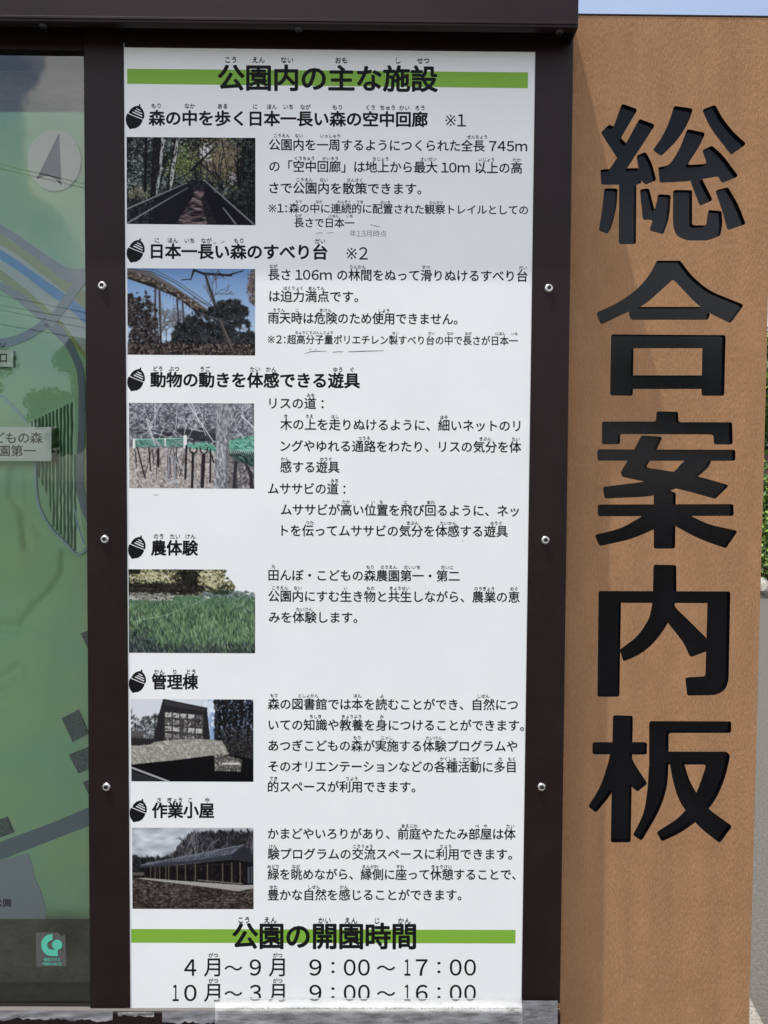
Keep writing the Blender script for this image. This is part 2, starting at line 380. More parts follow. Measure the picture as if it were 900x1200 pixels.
class Ink:
    """collects printed lettering in photo pixels, then puts it on the plane of the sheet"""
    def __init__(s): s.V = []; s.F = []; s.n = 0
    def add(s, V, Fc, bold=0.0, n=8):
        if bold > 0:
            for k in range(n):
                a = 2 * math.pi * (k + .5) / n; s.add(V + [math.cos(a) * bold, math.sin(a) * bold], Fc)
        s.V.append(V); s.F += [tuple(i + s.n for i in q) for q in Fc]; s.n += len(V)
    def line(s, text, x0, x1, y, em, off=0.0, res=3, y1=None, n=8):
        V, Fc = layout(text, 0, res, '※' in text); b = off * em
        sx = (x1 - x0 - 2 * b) / (V[:, 0].max() - V[:, 0].min())
        X = x0 + b + (V[:, 0] - V[:, 0].min()) * sx
        sl = slope(y) if y1 is None else (y1 - y) / (x1 - x0)
        s.add(np.stack([X, y - V[:, 1] * em + sl * (X - x0)], 1), Fc, b, n)
    def ruby(s, items, x0, y, y1, x1, em, off=0.045):
        for t, cx in items:
            V, Fc = layout(t, 0, 2)
            w = V[:, 0].max() - V[:, 0].min(); k = em
            yy = y + (y1 - y) * (cx - x0) / max(1, (x1 - x0))
            s.add(np.stack([cx + (V[:, 0] - V[:, 0].min() - w / 2) * k, yy - V[:, 1] * em], 1), Fc, off * em, 2)
    def fit(s, text, x0, x1, y0, y1, off=0.0, res=4):
        V, Fc = layout(text, 0, res); x0 += off; x1 -= off; y0 += off; y1 -= off
        a = V.min(0); b = V.max(0)
        X = x0 + (V[:, 0] - a[0]) / (b[0] - a[0]) * (x1 - x0); Y = y1 - (V[:, 1] - a[1]) / (b[1] - a[1]) * (y1 - y0)
        s.add(np.stack([X, Y], 1), Fc, off, 6)
    def poly(s, pts):
        from mathutils.geometry import tessellate_polygon
        t = tessellate_polygon([[Vector((p[0], p[1], 0)) for p in pts]])
        s.add(np.array(pts, float), [tuple(q) for q in t])
    def build(s, name, Y, m, parent):
        P = at_np(np.concatenate(s.V), Y)
        k = 0
        for j, v in enumerate(s.V): P[k:k + len(v), 1] -= 2e-6 * (j % 9); k += len(v)
        me = bpy.data.meshes.new(name)
        me.from_pydata(P.tolist(), [], s.F); me.materials.append(m); me.update()
        bm = bmesh.new(); bm.from_mesh(me)
        for f in bm.faces:
            if f.normal.y > 0: f.normal_flip()
        bm.to_mesh(me); bm.free()
        o = link(name, me, parent)
        if name in ('reading_aid', 'worn_text'): o['kind'] = 'stuff'
        return o

# ================================================================== the guide board
YF = -0.036          # front of the dark frame
YW = -0.0345         # face of the white sheet
YB = YF - 0.038      # front of the top beam
board = link('guide_board', None); board.empty_display_size = 0.1
tag(board, 'dark brown framed guide board with white text panel beside glazed green relief map', 'notice board')

# frame members (front quads in photo pixels)
rect_prism('mullion', [(97.5, 30), (144.5, 30), (152.5, 1181.5), (105.2, 1181.5)], YF, 0.05, M['frame'], board, 0.0012)
rect_prism('mullion', [(628, 30), (672.5, 30), (656.5, 1176), (611.2, 1176)], YF, 0.05, M['frame'], board, 0.0012)
rect_prism('mullion', [(-560, 30), (-505, 30), (-490, 1181), (-540, 1181)], YF, 0.05, M['frame'], board, 0.0012)
# top rail above the panels
a = at(-505, 57, YF); b = at(97.2, 57.5, YF); t = at(400, 20, YF).z
bm = bmesh.new(); box(bm, a.x, b.x, YF + 0.003, 0.05, b.z, t, 0.0008); bmo('top_rail', bm, M['frame'], board)
a = at(145, 57.3, YF); b = at(628, 58, YF)
bm = bmesh.new(); box(bm, a.x + .0005, b.x - .0005, YF + 0.0005, 0.05, (a.z + b.z) / 2, t, 0.0008); bmo('top_rail', bm, M['frame'], board)
# top beam, proud of the frame
zb = at(300, 28.3, YB).z; ztop = zb + 0.096; xr = at(678, 20, YB).x; xl = at(-600, 20, YB).x
bm = bmesh.new(); box(bm, xl, xr, YB, YB + 0.004, zb, ztop, 0.0015, 3); beam = bmo('top_beam', bm, M['frame'], board)
bm = bmesh.new(); box(bm, xl, xr - .0041, YB + .0041, 0.09, ztop - .004, ztop - .0005); bmo('beam_cover', bm, M['frame'], board)
bm = bmesh.new(); box(bm, xr - .004, xr - .0003, YB + .0041, -0.0004, zb, ztop - .0005, .0006, 1); bmo('beam_end_plate', bm, M['frame'], board)
bm = bmesh.new(); box(bm, xl, xr - .0041, YB + .0041, YB + .013, zb + .0003, zb + .003, .0004, 1); bmo('beam_lip', bm, M['frame'], board)
bm = bmesh.new(); box(bm, xl + .001, xr - .001, YB - 0.0012, YB + 0.002, zb + 0.004, zb + 0.0075, 0.0004, 1); bmo('drip_edge', bm, M['frame'], board)

def screw(x, y, Y, r=0.0063, face='front'):
    bm = bmesh.new()
    prof = [(0.0, 0.0), (1.0, 0.0), (1.0, 0.12), (0.92, 0.32), (0.72, 0.5), (0.44, 0.56)]
    N = 20; rings = []
    for (pr, ph) in prof[1:]:
        rings.append([bm.verts.new((math.cos(2 * math.pi * i / N) * pr * r, -ph * r, math.sin(2 * math.pi * i / N) * pr * r)) for i in range(N)])
    hexr = [bm.verts.new((math.cos(2 * math.pi * i / N) * 0.40 * r, -0.18 * r, math.sin(2 * math.pi * i / N) * 0.40 * r)) for i in range(N)]
    for A, B in zip(rings[:-1], rings[1:]):
        for i in range(N): f = bm.faces.new([A[i], A[(i + 1) % N], B[(i + 1) % N], B[i]]); f.smooth = True
    for i in range(N):
        f = bm.faces.new([rings[-1][i], rings[-1][(i + 1) % N], hexr[(i + 1) % N], hexr[i]]); f.material_index = 1
    f = bm.faces.new(hexr); f.material_index = 1
    bmesh.ops.recalc_face_normals(bm, faces=bm.faces)
    o = bmo('screw', bm, [M['steel'], M['steeldark']], board)
    p = at(x, y, Y); o.location = p
    if face == 'under': o.rotation_euler = (R(90), 0, 0)
    return o
for x, y in ((120, 335), (123, 632), (125, 922), (643, 338), (639, 633), (634.5, 922)): screw(x, y, YF)
for x in (52, 350, 655):
    p = at(x, 33, YB + 0.014); o = screw(x, 33, YB + 0.012, 0.0055, 'under'); o.location.y = YB + .009; o.location.z = zb + 0.0001; o.data.materials[0] = M['steeldark']
# back of the case, lower rail and legs
bm = bmesh.new(); box(bm, xl + .04, xr - .03, 0.056, 0.07, 0.62, zb - .001); bmo('back_board', bm, M['frame'], board)
zs = at(300, 1184, YF).z
zs0 = at(0, 1181.5, YF).z
bm = bmesh.new(); box(bm, xl + .03, at(656.3, 1180, YF).x, YF - 0.005, 0.05, zs0 - 0.10, zs0 - 0.0022, 0.0015); rail = bmo('bottom_rail', bm, M['frame'], board)
bm = bmesh.new(); box(bm, xl + .031, at(611, 1180, YF).x, YF - 0.0042, 0.049, zs0 - 0.0022, zs0 - 0.0002, 0.0004, 1); bmo('sill_strip', bm, M['hair'], board)
for X in (xl + 0.06, at(634, 900, YF).x - 0.03):
    bm = bmesh.new(); box(bm, X, X + 0.07, -0.02, 0.05, 0, zs0 - 0.1, 0.002); bmo('leg', bm, M['frame'], board)

# white sheet
panel = rect_prism('text_panel', [(140, 50), (632, 52), (616, 1180.8), (148, 1181.2)], YW, YW + 0.003, M['white'], board)

YI = YW - 0.00006
YI2 = YW - 0.00010
def band(q): 
    I = Ink(); I.poly(q); I.build('green_band', YW - 0.00003, M['green'], panel)
band([(149, 80.5), (618.8, 84.8), (618.6, 103.4), (149, 98.2)])
band([(153.6, 1088.6), (604.2, 1089.8), (604, 1105.6), (153.8, 1104.8)])

def title(text, x0, x1, y, y1, rub, ry):
    I = Ink(); I.line(text, x0, x1, y, 31.8, 0.030, 4, y1)
    I.build('title_text', YI, M['ink'], panel)
    I = Ink(); I.ruby(rub, x0, ry, ry + 1.2, x1, 7.8); I.build('reading_aid', YI, M['ink'], panel)
title('公園内の主な施設', 255, 513.3, 91.3, 93.2, [('こう', 270.5), ('えん', 303), ('ない', 336.4), ('おも', 400), ('し', 466.7), ('せつ', 496)], 70.2)
title('公園の開園時間', 272, 487.8, 1097.3, 1097.8, [('こう', 285.8), ('えん', 317), ('かい', 380.3), ('えん', 411.4), ('じ', 442), ('かん', 473.9)], 1078.2)

def heading(text, x0, x1, y, y1, rub, ry, ry1, note=None):
    I = Ink(); I.line(text, x0, x1, y + .2, 18.7, 0.032, 3, y1)
    I.build('heading_text', YI, M['ink'], panel)
    I = Ink(); I.ruby(rub, x0, ry - .5, ry1 - .5, x1, 6.4); I.build('reading_aid', YI, M['ink'], panel)
    if note: I = Ink(); I.line(note[0], note[1], note[2], note[3], 18, 0.01, 3); I.build('note_mark', YI, M['ink'], panel)
heading('森の中を歩く日本一長い森の空中回廊', 174, 501.4, 138.3, 140.3, [('もり', 183), ('なか', 222.5), ('ある', 260.8), ('に', 299), ('ほん', 318.6), ('いち', 337.8), ('なが', 358), ('もり', 395.3), ('くう', 434.2), ('ちゅう', 454.2), ('かい', 473.9), ('ろう', 492)], 124.5, 127.3, ('※1', 522, 546, 141))
heading('日本一長い森のすべり台', 176.7, 383.9, 294.5, 295.8, [('に', 183.9), ('ほん', 202.5), ('いち', 222), ('なが', 242), ('もり', 279.7), ('だい', 375)], 282.3, 283.4, ('※2', 406, 431, 297))
heading('動物の動きを体感できる遊具', 176, 422, 445, 446.4, [('どう', 185), ('ぶつ', 203.9), ('うご', 240.6), ('たい', 298.9), ('かん', 317.8), ('ゆう', 395.8), ('ぐ', 412.5)], 432.8, 434)
heading('農体験', 176.7, 232.2, 642.2, 642.5, [('のう', 185.8), ('たい', 205.3), ('けん', 223.3)], 629.2, 629.3)
heading('管理棟', 177.5, 232.5, 799.2, 799.5, [('かん', 186.7), ('り', 204.7), ('とう', 223.9)], 787.9, 788)
heading('作業小屋', 178, 251.1, 949.9, 950.2, [('さ', 186.4), ('ぎょう', 204.7), ('こ', 222.8), ('や', 242.8)], 938.3, 938.5)

BODY = [
 ('公園内を一周するようにつくられた全長 745m', 315, 618, 169.7, 171.6, 14.4, [('こうえん', 330.3), ('ない', 350.3), ('いっしゅう', 387), ('ぜんちょう', 559)], 159.0),
 ('の「空中回廊」は地上から最大 10m 以上の高', 315.5, 612, 195, 197.2, 14.4, [('くうちゅう', 357), ('かいろう', 387), ('ちじょう', 446), ('さいだい', 502), ('いじょう', 570), ('たか', 605.5)], 185.4),
 ('さで公園内を散策できます。', 315.5, 494, 220.4, 221.6, 14.4, [('こうえん', 357), ('ない', 379.5), ('さんさく', 415.5)], 210.5),
 ('※1:森の中に連続的に配置された観察トレイルとしての', 314.5, 619, 244, 246.4, 12.2, [('もり', 350), ('なか', 374), ('れんぞく', 403), ('てき', 421.7), ('はいち', 451.7), ('かんさつ', 511)], 236),
 ('長さで日本一', 344.7, 415.5, 261, 261.6, 12.2, [('なが', 349.7), ('にほん', 391), ('いち', 409.7)], 252.8),
 ('長さ 106m の林間をぬって滑りぬけるすべり台', 314.2, 618.3, 322, 323.8, 14.4, [('なが', 320.5), ('りんかん', 419.4), ('すべ', 499.4), ('だい', 612.8)], 312.3),
 ('は迫力満点です。', 315.5, 420, 347.3, 348, 14.4, [('はくりょく', 343.6), ('まんてん', 371)], 337.6),
 ('雨天時は危険のため使用できません。', 314, 536.4, 372.8, 374.2, 14.4, [('うてん', 327), ('じ', 348.3), ('きけん', 381.6), ('しよう', 450)], 363.4),
 ('※2:超高分子量ポリエチレン製すべり台の中で長さが日本一', 313.6, 607, 397.8, 399.7, 11.6, [('ちょうこうぶんしりょう', 368), ('せい', 463.3), ('だい', 505.8), ('なか', 527.8), ('なが', 548.9), ('にほん', 586.4), ('いち', 602.8)], 389.5),
 ('リスの道：', 315.5, 379.4, 472.8, 473, 14.4, [('みち', 364)], 463.2),
 ('木の上を走りぬけるように、細いネットのリ', 328.3, 610, 497.4, 499.4, 14.4, [('き', 335), ('うえ', 362.8), ('はし', 392.5), ('ほそ', 520.3)], 487.8),
 ('ングやゆれる通路をわたり、リスの気分を体', 328.6, 611, 522.8, 524.2, 14.4, [('つうろ', 426.7), ('きぶん', 568.9), ('たい', 604.4)], 513.2),
 ('感する遊具', 328.3, 398, 547.4, 547.8, 14.4, [('かん', 333.9), ('ゆうぐ', 382)], 538),
 ('ムササビの道：', 314, 405, 572.8, 573.2, 14.4, [('みち', 392)], 563),
 ('ムササビが高い位置を飛び回るように、ネッ', 328.9, 608.3, 597.4, 599, 14.4, [('たか', 405.6), ('い', 437), ('ち', 446.7), ('と', 475.3), ('まわ', 505)], 587.8),
 ('トを伝ってムササビの気分を体感する遊具', 329.7, 595.3, 622, 623, 14.4, [('つた', 363), ('きぶん', 483.6), ('たいかん', 525.3), ('ゆうぐ', 581.4)], 612.5),
 ('田んぼ・こどもの森農園第一・第二', 314.5, 538.9, 674.2, 675.4, 14.2, [('た', 320.5), ('もり', 433.6), ('のうえん', 455.6), ('だいいち', 482.8), ('だいに', 523.9)], 664),
 ('公園内にすむ生き物と共生しながら、農業の恵', 314.2, 609.2, 698.8, 700, 14.2, [('こうえん', 328.3), ('ない', 348.9), ('い', 405), ('もの', 434.2), ('きょうせい', 468.3), ('のうぎょう', 567.5), ('めぐ', 602.2)], 689),
 ('みを体験します。', 315, 418.9, 723.6, 724, 14.2, [('たいけん', 356.7)], 714),
 ('森の図書館では本を読むことができ、自然につ', 313.6, 607.2, 825.3, 826.2, 14.2, [('もり', 321), ('としょかん', 361.4), ('ほん', 418.9), ('よ', 447.5), ('しぜん', 566.7)], 815.2),
 ('いての知識や教養を身につけることができます。', 314.7, 614.2, 849.7, 850.5, 14.2, [('ちしき', 369.7), ('きょうよう', 412), ('み', 447.5)], 839.6),
 ('あつぎこどもの森が実施する体験プログラムや', 314.4, 606.4, 874, 874.8, 14.2, [('もり', 418.3), ('じっし', 453.6), ('たいけん', 508.6)], 864.4),
 ('そのオリエンテーションなどの各種活動に多目', 314.4, 604.4, 898.3, 899.2, 14.2, [('かくしゅ', 525), ('かつどう', 551.7), ('た', 586.4), ('もく', 599.4)], 888.8),
 ('的スペースが利用できます。', 313.9, 487, 922, 922.5, 14.2, [('てき', 320.5), ('りよう', 412.5)], 912.4),
 ('かまどやいろりがあり、前庭やたたみ部屋は体', 313.6, 604.4, 977.2, 977.7, 14.0, [('まえにわ', 480), ('べ', 559.2), ('や', 568.9), ('たい', 598)], 967.8),
 ('験プログラムの交流スペースに利用できます。', 313.6, 600.3, 1001, 1001.4, 14.0, [('けん', 320), ('こうりゅう', 425.3), ('りよう', 522.5)], 991.9),
 ('緑を眺めながら、縁側に座って休憩することで、', 313.6, 604.4, 1024.8, 1025.2, 14.0, [('みどり', 320), ('なが', 347), ('えんがわ', 434), ('すわ', 469), ('きゅうけい', 517.5)], 1015.6),
 ('豊かな自然を感じることができます。', 313.6, 541, 1048.9, 1049.1, 14.0, [('ゆた', 320.5), ('しぜん', 368.3), ('かん', 403)], 1039.6),
]
for text, x0, x1, y, y1, em, rub, ry in BODY:
    I = Ink(); I.line(text, x0, x1, y, em, 0.021, 2, y1, 3)
    I.ruby(rub, x0, ry, ry + (y1 - y), x1, 4.9 if em > 13 else 4.1)
    I.build('text_line', YI, M['ink'], panel)
def hours(pieces, yc):
    for t, x0, x1, kind in pieces:
        I = Ink()
        h = {'d': 9.7, 'k': 10.6, 'w': 2.9, 'c': 6.6}[kind]; yy = yc + (0.6 if kind == 'w' else 0)
        I.fit(t, x0, x1, yy - h, yy + h, 0.25 if kind != 'c' else 0.0); I.build('opening_hours_character', YI, M['ink'], panel)
    I = Ink()
    I.ruby([('がつ', 250), ('がつ', 325.5)], 250, yc - 14.1, yc - 14.1, 325, 6)
    I.build('reading_aid', YI, M['ink'], panel)
tail = [('月', 239, 258, 'k'), ('～', 263, 284, 'w')]
c2 = lambda l2, mn: tail + [(l2, 292.5, 306, 'd'), ('月', 315, 333.8, 'k'), ('9', 362.5, 376.8, 'd'), ('：', 388.2, 392.2, 'c'), ('0', 402.8, 416.8, 'd'), ('0', 419.6, 433.4, 'd'), ('～', 441.5, 463.3, 'w'), ('1', 473.8, 481, 'd'), (mn, 487.2, 501.2, 'd'), ('：', 512.4, 516.4, 'c'), ('0', 527, 541, 'd'), ('0', 544, 557.8, 'd')]
hours([('4', 215.8, 230.2, 'd')] + c2('9', '7'), 1133.8)
hours([('1', 202.2, 209.5, 'd'), ('0', 215.8, 230.4, 'd')] + c2('3', '6'), 1163.6)

# worn and half erased print
I = Ink(); I.line('年13月時点', 410, 453, 273.7, 8.6, 0.0, 3)
def scratch(I, pts, w):
    L, Rr = strip_pts(pts, w); I.poly([tuple(p) for p in L] + [tuple(p) for p in Rr[::-1]])
for pts, w in (([(370, 274), (374, 272.8), (378, 273.2)], .8), ([(383, 273.2), (391, 272.6)], .7), ([(434, 263), (439, 264.6), (445, 266)], .8),
               ([(357, 414.5), (364, 412.2), (372, 411.6), (383, 411.6)], [.5, 1.0, 1.1, .5]), ([(390, 412.8), (396, 412.2), (402, 412.4)], .9), ([(408, 412.4), (425, 411.6), (450, 411)], [.9, 1.2, .6]),
               ([(362, 410.2), (365, 409)], .7), ([(369, 409.6), (371, 408.6)], .7), ([(250, 285.4), (254, 284.6)], .9), ([(259, 284.6), (263, 282.8)], .9), ([(180, 580.3), (186, 580)], .6), ([(542, 633), (543, 634.5)], .7)):
    scratch(I, pts, w)
I.build('worn_text', YI, M['faint'], panel)

# acorn marks
def acorn(ox, oy, k):
    body = [(3.4, 10.6), (5.5, 6.8), (9, 3.8), (13, 2.4), (15.5, 2.2), (16.0, 0.2), (17.8, 0.9), (17.2, 3.2), (20, 6.3), (21.8, 10.5), (22.1, 14.8), (21.4, 17.6),
            (20.3, 18.2), (19.5, 21.5), (16.5, 26), (12, 28.8), (8.5, 29.1), (5.2, 29.9), (3.6, 27.8), (1.2, 24), (0.1, 19), (0.6, 14.5), (2.0, 11.6)]
    I = Ink(); I.poly([(ox + x * k, oy + y * k) for x, y in body]); o = I.build('acorn_mark', YI, M['ink'], panel)
    I = Ink()
    for pts, w in (([(2.4, 10.9), (10, 14.2), (20.8, 18.4)], .8), ([(8.4, 9.6), (19.6, 14.8)], 1.1), ([(10.6, 7.8), (19.6, 11.7)], 1.0), ([(12.8, 5.6), (17.6, 8.2)], .9)):
        L, Rr = strip_pts([(ox + x * k, oy + y * k) for x, y in pts], w); I.poly([tuple(p) for p in L] + [tuple(p) for p in Rr[::-1]])
    I.build('acorn_stripes', YI2, M['white'], panel)
for x, y, k in ((147.1, 121.6, 1), (148.2, 278.9, .97), (148.9, 430.3, .95), (149.9, 627, .94), (150.6, 784.3, .93), (151.6, 935.9, .93)): acorn(x, y, k)

# ------------------------------------------------------------------ printed photographs: pixels computed here and put on flat prints
W, H = 320, 216
yy, xx = np.mgrid[0:H, 0:W].astype(float); U = xx / W; V_ = yy / H
def noise(fx, fy, seed, oct=4, fall=0.55):
    g = np.random.default_rng(seed); out = np.zeros((H, W)); a = 1; s = 0
    for o in range(oct):
        nx, ny = int(fx * 2 ** o) + 2, int(fy * 2 ** o) + 2
        G = g.random((ny + 1, nx + 1)); X = U * (nx - 1); Y = V_ * (ny - 1); i = X.astype(int); j = Y.astype(int); u = X - i; v = Y - j
        u = u * u * (3 - 2 * u); v = v * v * (3 - 2 * v)
        out += a * (G[j, i] * (1 - u) * (1 - v) + G[j, i + 1] * u * (1 - v) + G[j + 1, i] * (1 - u) * v + G[j + 1, i + 1] * u * v); s += a; a *= fall
    return out / s
def sm(x, a, b): t = np.clip((x - a) / (b - a), 0, 1); return t * t * (3 - 2 * t)
def C(*c): return np.array(c, float) / 255
def over(img, m, c): 
    m = m[..., None]; img[:] = img * (1 - m) + (np.asarray(c) if np.ndim(c) == 3 else C(*c)) * m
def seg(x0, y0, x1, y1, w0, w1=None, soft=0.8):
    w1 = w0 if w1 is None else w1; dx, dy = x1 - x0, y1 - y0; t = np.clip(((xx - x0) * dx + (yy - y0) * dy) / (dx * dx + dy * dy + 1e-9), 0, 1)
    d = np.hypot(xx - x0 - t * dx, yy - y0 - t * dy); w = (w0 + (w1 - w0) * t) / 2
    return 1 - sm(d, w - soft * .5, w + soft)
def polym(pts):
    m = np.zeros((H, W), bool); n = len(pts)
    for i in range(n):
        x0, y0 = pts[i]; x1, y1 = pts[(i + 1) % n]
        c = ((y0 > yy) != (y1 > yy)); xi = (x1 - x0) * (yy - y0) / ((y1 - y0) if y1 != y0 else 1e-9) + x0
        m ^= c & (xx < xi)
    return m.astype(float)
def twig(img, x, y, ang, L, w, col, depth, g, spread=0.5):
    x1 = x + math.cos(ang) * L; y1 = y + math.sin(ang) * L
    over(img, seg(x, y, x1, y1, w, w * .7) * .9, col)
    if depth > 0:
        for _ in range(2 if g.random() < .7 else 3): twig(img, x1, y1, ang + g.normal(0, spread), L * g.uniform(.6, .85), w * .65, col, depth - 1, g, spread)
def base(c): return np.ones((H, W, 3)) * C(*c)


def dabs(im, n, mask, cols, r0, r1, seed, ang=None, asp=1.0, al=0.9):
    """n small strokes of the given colours where mask is high"""
    g = np.random.default_rng(seed); p = np.clip(mask, 0, None).ravel(); p = p / p.sum(); idx = g.choice(H * W, n, p=p); cols = [C(*c) for c in cols]
    ks = g.integers(0, len(cols), n); rs = g.uniform(r0, r1, n); an = g.uniform(0, 3.14, n) if ang is None else g.normal(ang, .22, n); jit = g.normal(0, .05, n)
    for q in range(n):
        y, x = divmod(int(idx[q]), W); r = rs[q]; R_ = int(r * max(1, asp)) + 2
        y0, y1, x0, x1 = max(0, y - R_), min(H, y + R_ + 1), max(0, x - R_), min(W, x + R_ + 1)
        dy = yy[y0:y1, x0:x1] - y; dx = xx[y0:y1, x0:x1] - x; c, s_ = math.cos(an[q]), math.sin(an[q])
        u = (dx * c + dy * s_) / (r * asp); v = (-dx * s_ + dy * c) / r; m = np.clip(1.35 - np.sqrt(u * u + v * v), 0, 1)[..., None] * al
        im[y0:y1, x0:x1] = im[y0:y1, x0:x1] * (1 - m) + (cols[ks[q]] + jit[q]) * m
ONE = np.ones((H, W))
def photo_walkway():
    im = base((26, 30, 30)); n2 = noise(10, 7, 2)
    up = 1 - sm(V_, .55, .75)
    dabs(im, 2600, ONE, [(20, 24, 24), (34, 42, 38), (58, 66, 60), (44, 52, 50)], 2, 5, 1, None, 1.6)
    dabs(im, 1500, up * sm(n2, .3, .7), [(86, 96, 88), (120, 130, 124), (70, 82, 72), (30, 36, 34)], 1, 3, 2, None, 1.5)
    dabs(im, 520, up * sm(n2, .4, .75) * (U < .8), [(176, 190, 192), (206, 214, 214)], .8, 1.8, 3)
    dabs(im, 700, np.exp(-((U - .45) / .1) ** 2 - ((V_ - .3) / .12) ** 2), [(128, 146, 72), (96, 112, 60), (160, 172, 104), (50, 60, 36)], 1, 2.6, 4)
    dabs(im, 1500, np.exp(-((U - .74) / .16) ** 2 - ((V_ - .24) / .2) ** 2), [(150, 128, 100), (120, 102, 80), (178, 160, 132), (70, 62, 52), (128, 124, 74)], 1, 2.8, 5)
    dabs(im, 70, np.exp(-((U - .61) / .03) ** 2 - ((V_ - .17) / .06) ** 2), [(226, 220, 224)], 1.5, 3, 6); dabs(im, 50, np.exp(-((U - .83) / .04) ** 2 - ((V_ - .46) / .05) ** 2), [(190, 176, 184)], 1, 2, 6)
    dabs(im, 1300, sm(U, .84, .95) + sm(V_, .6, .8) * (U > .6), [(16, 18, 20), (24, 28, 30), (52, 60, 58), (12, 14, 16)], 1.5, 4, 7)
    dabs(im, 240, np.exp(-((U - .1) / .08) ** 2 - ((V_ - .64) / .06) ** 2), [(126, 130, 92), (90, 84, 72), (160, 150, 140)], 1, 3, 8)
    g = np.random.default_rng(4)
    for k in range(18): x = g.uniform(150, W); over(im, seg(x, g.uniform(0, 60), x + g.normal(0, 10), g.uniform(80, 140), g.uniform(1, 2.2), 1) * .8, (26, 24, 26))
    over(im, seg(48, 0, 45, 132, 6, 8), (24, 24, 28))
    over(im, polym([(66, 0), (88, 0), (76, 150), (57, 156)]), (28, 25, 30)); over(im, polym([(86, 0), (95, 0), (90, 40), (80, 120), (73, 150), (72, 130), (80, 70)]), (176, 180, 172))
    over(im, polym([(119, 0), (126, 0), (110, 150), (94, 156)]), (28, 25, 29)); over(im, polym([(124, 0), (134, 0), (127, 30), (113, 118), (106, 136), (107, 100), (114, 50)]), (184, 186, 174))
    dabs(im, 220, polym([(66, 0), (95, 0), (72, 150), (57, 156)]) + polym([(119, 0), (134, 0), (106, 136), (98, 150)]), [(24, 22, 26), (60, 56, 54)], .8, 2, 9, 1.5, 2)
    for a in ((160, 82, 216, 26, 6, 3), (182, 62, 222, 98, 4, 2), (96, 70, 84, 110, 3, 2), (170, 76, 172, 116, 5, 4), (214, 60, 232, 120, 2, 2), (275, 60, 278, 120, 5, 6), (284, 50, 282, 122, 4, 4)): over(im, seg(*a), (24, 22, 25))
    over(im, polym([(150, 108), (210, 108), (214, 140), (146, 140)]) * .8, (22, 22, 28)); dabs(im, 90, polym([(160, 100), (196, 100), (200, 140), (156, 140)]), [(80, 90, 92), (30, 30, 34)], 1, 2, 9)
    pth = polym([(170, 134), (196, 132), (222, 216), (116, 216)]); over(im, pth, (84, 68, 70))
    dabs(im, 500, pth, [(128, 102, 102), (58, 46, 50), (146, 128, 124), (30, 26, 32)], 1.2, 3, 10, 0.05, 5); over(im, polym([(196, 132), (222, 216), (200, 216), (184, 150)]) * .8, (26, 24, 30))
    over(im, polym([(0, 186), (150, 112), (165, 128), (168, 140), (120, 216), (0, 216)]), (23, 23, 31)); over(im, polym([(190, 120), (204, 124), (320, 214), (320, 216), (224, 216), (196, 150)]), (19, 19, 27))
    dabs(im, 240, polym([(0, 180), (80, 140), (60, 216), (0, 216)]), [(60, 62, 62), (96, 98, 96), (16, 16, 20)], 1, 2.4, 11)
    over(im, polym([(60, 164), (150, 120), (112, 216), (70, 216)]) * .85, (25, 25, 34))
    for a in ((0, 178, 150, 112, 3.6, 2), (0, 214, 60, 178, 4, 3.4), (60, 178, 152, 124, 3.4, 1.6)): over(im, seg(*a), (142, 142, 142))
    for a in ((196, 108, 316, 214, 3.2, 4), (240, 174, 270, 212, 3, 4)): over(im, seg(*a), (132, 130, 134))
    for k in range(14): x = 8 + k * 10; over(im, seg(x, 180 - x * .44, x, 216, 1.2) * .5, (44, 44, 54))
    return im
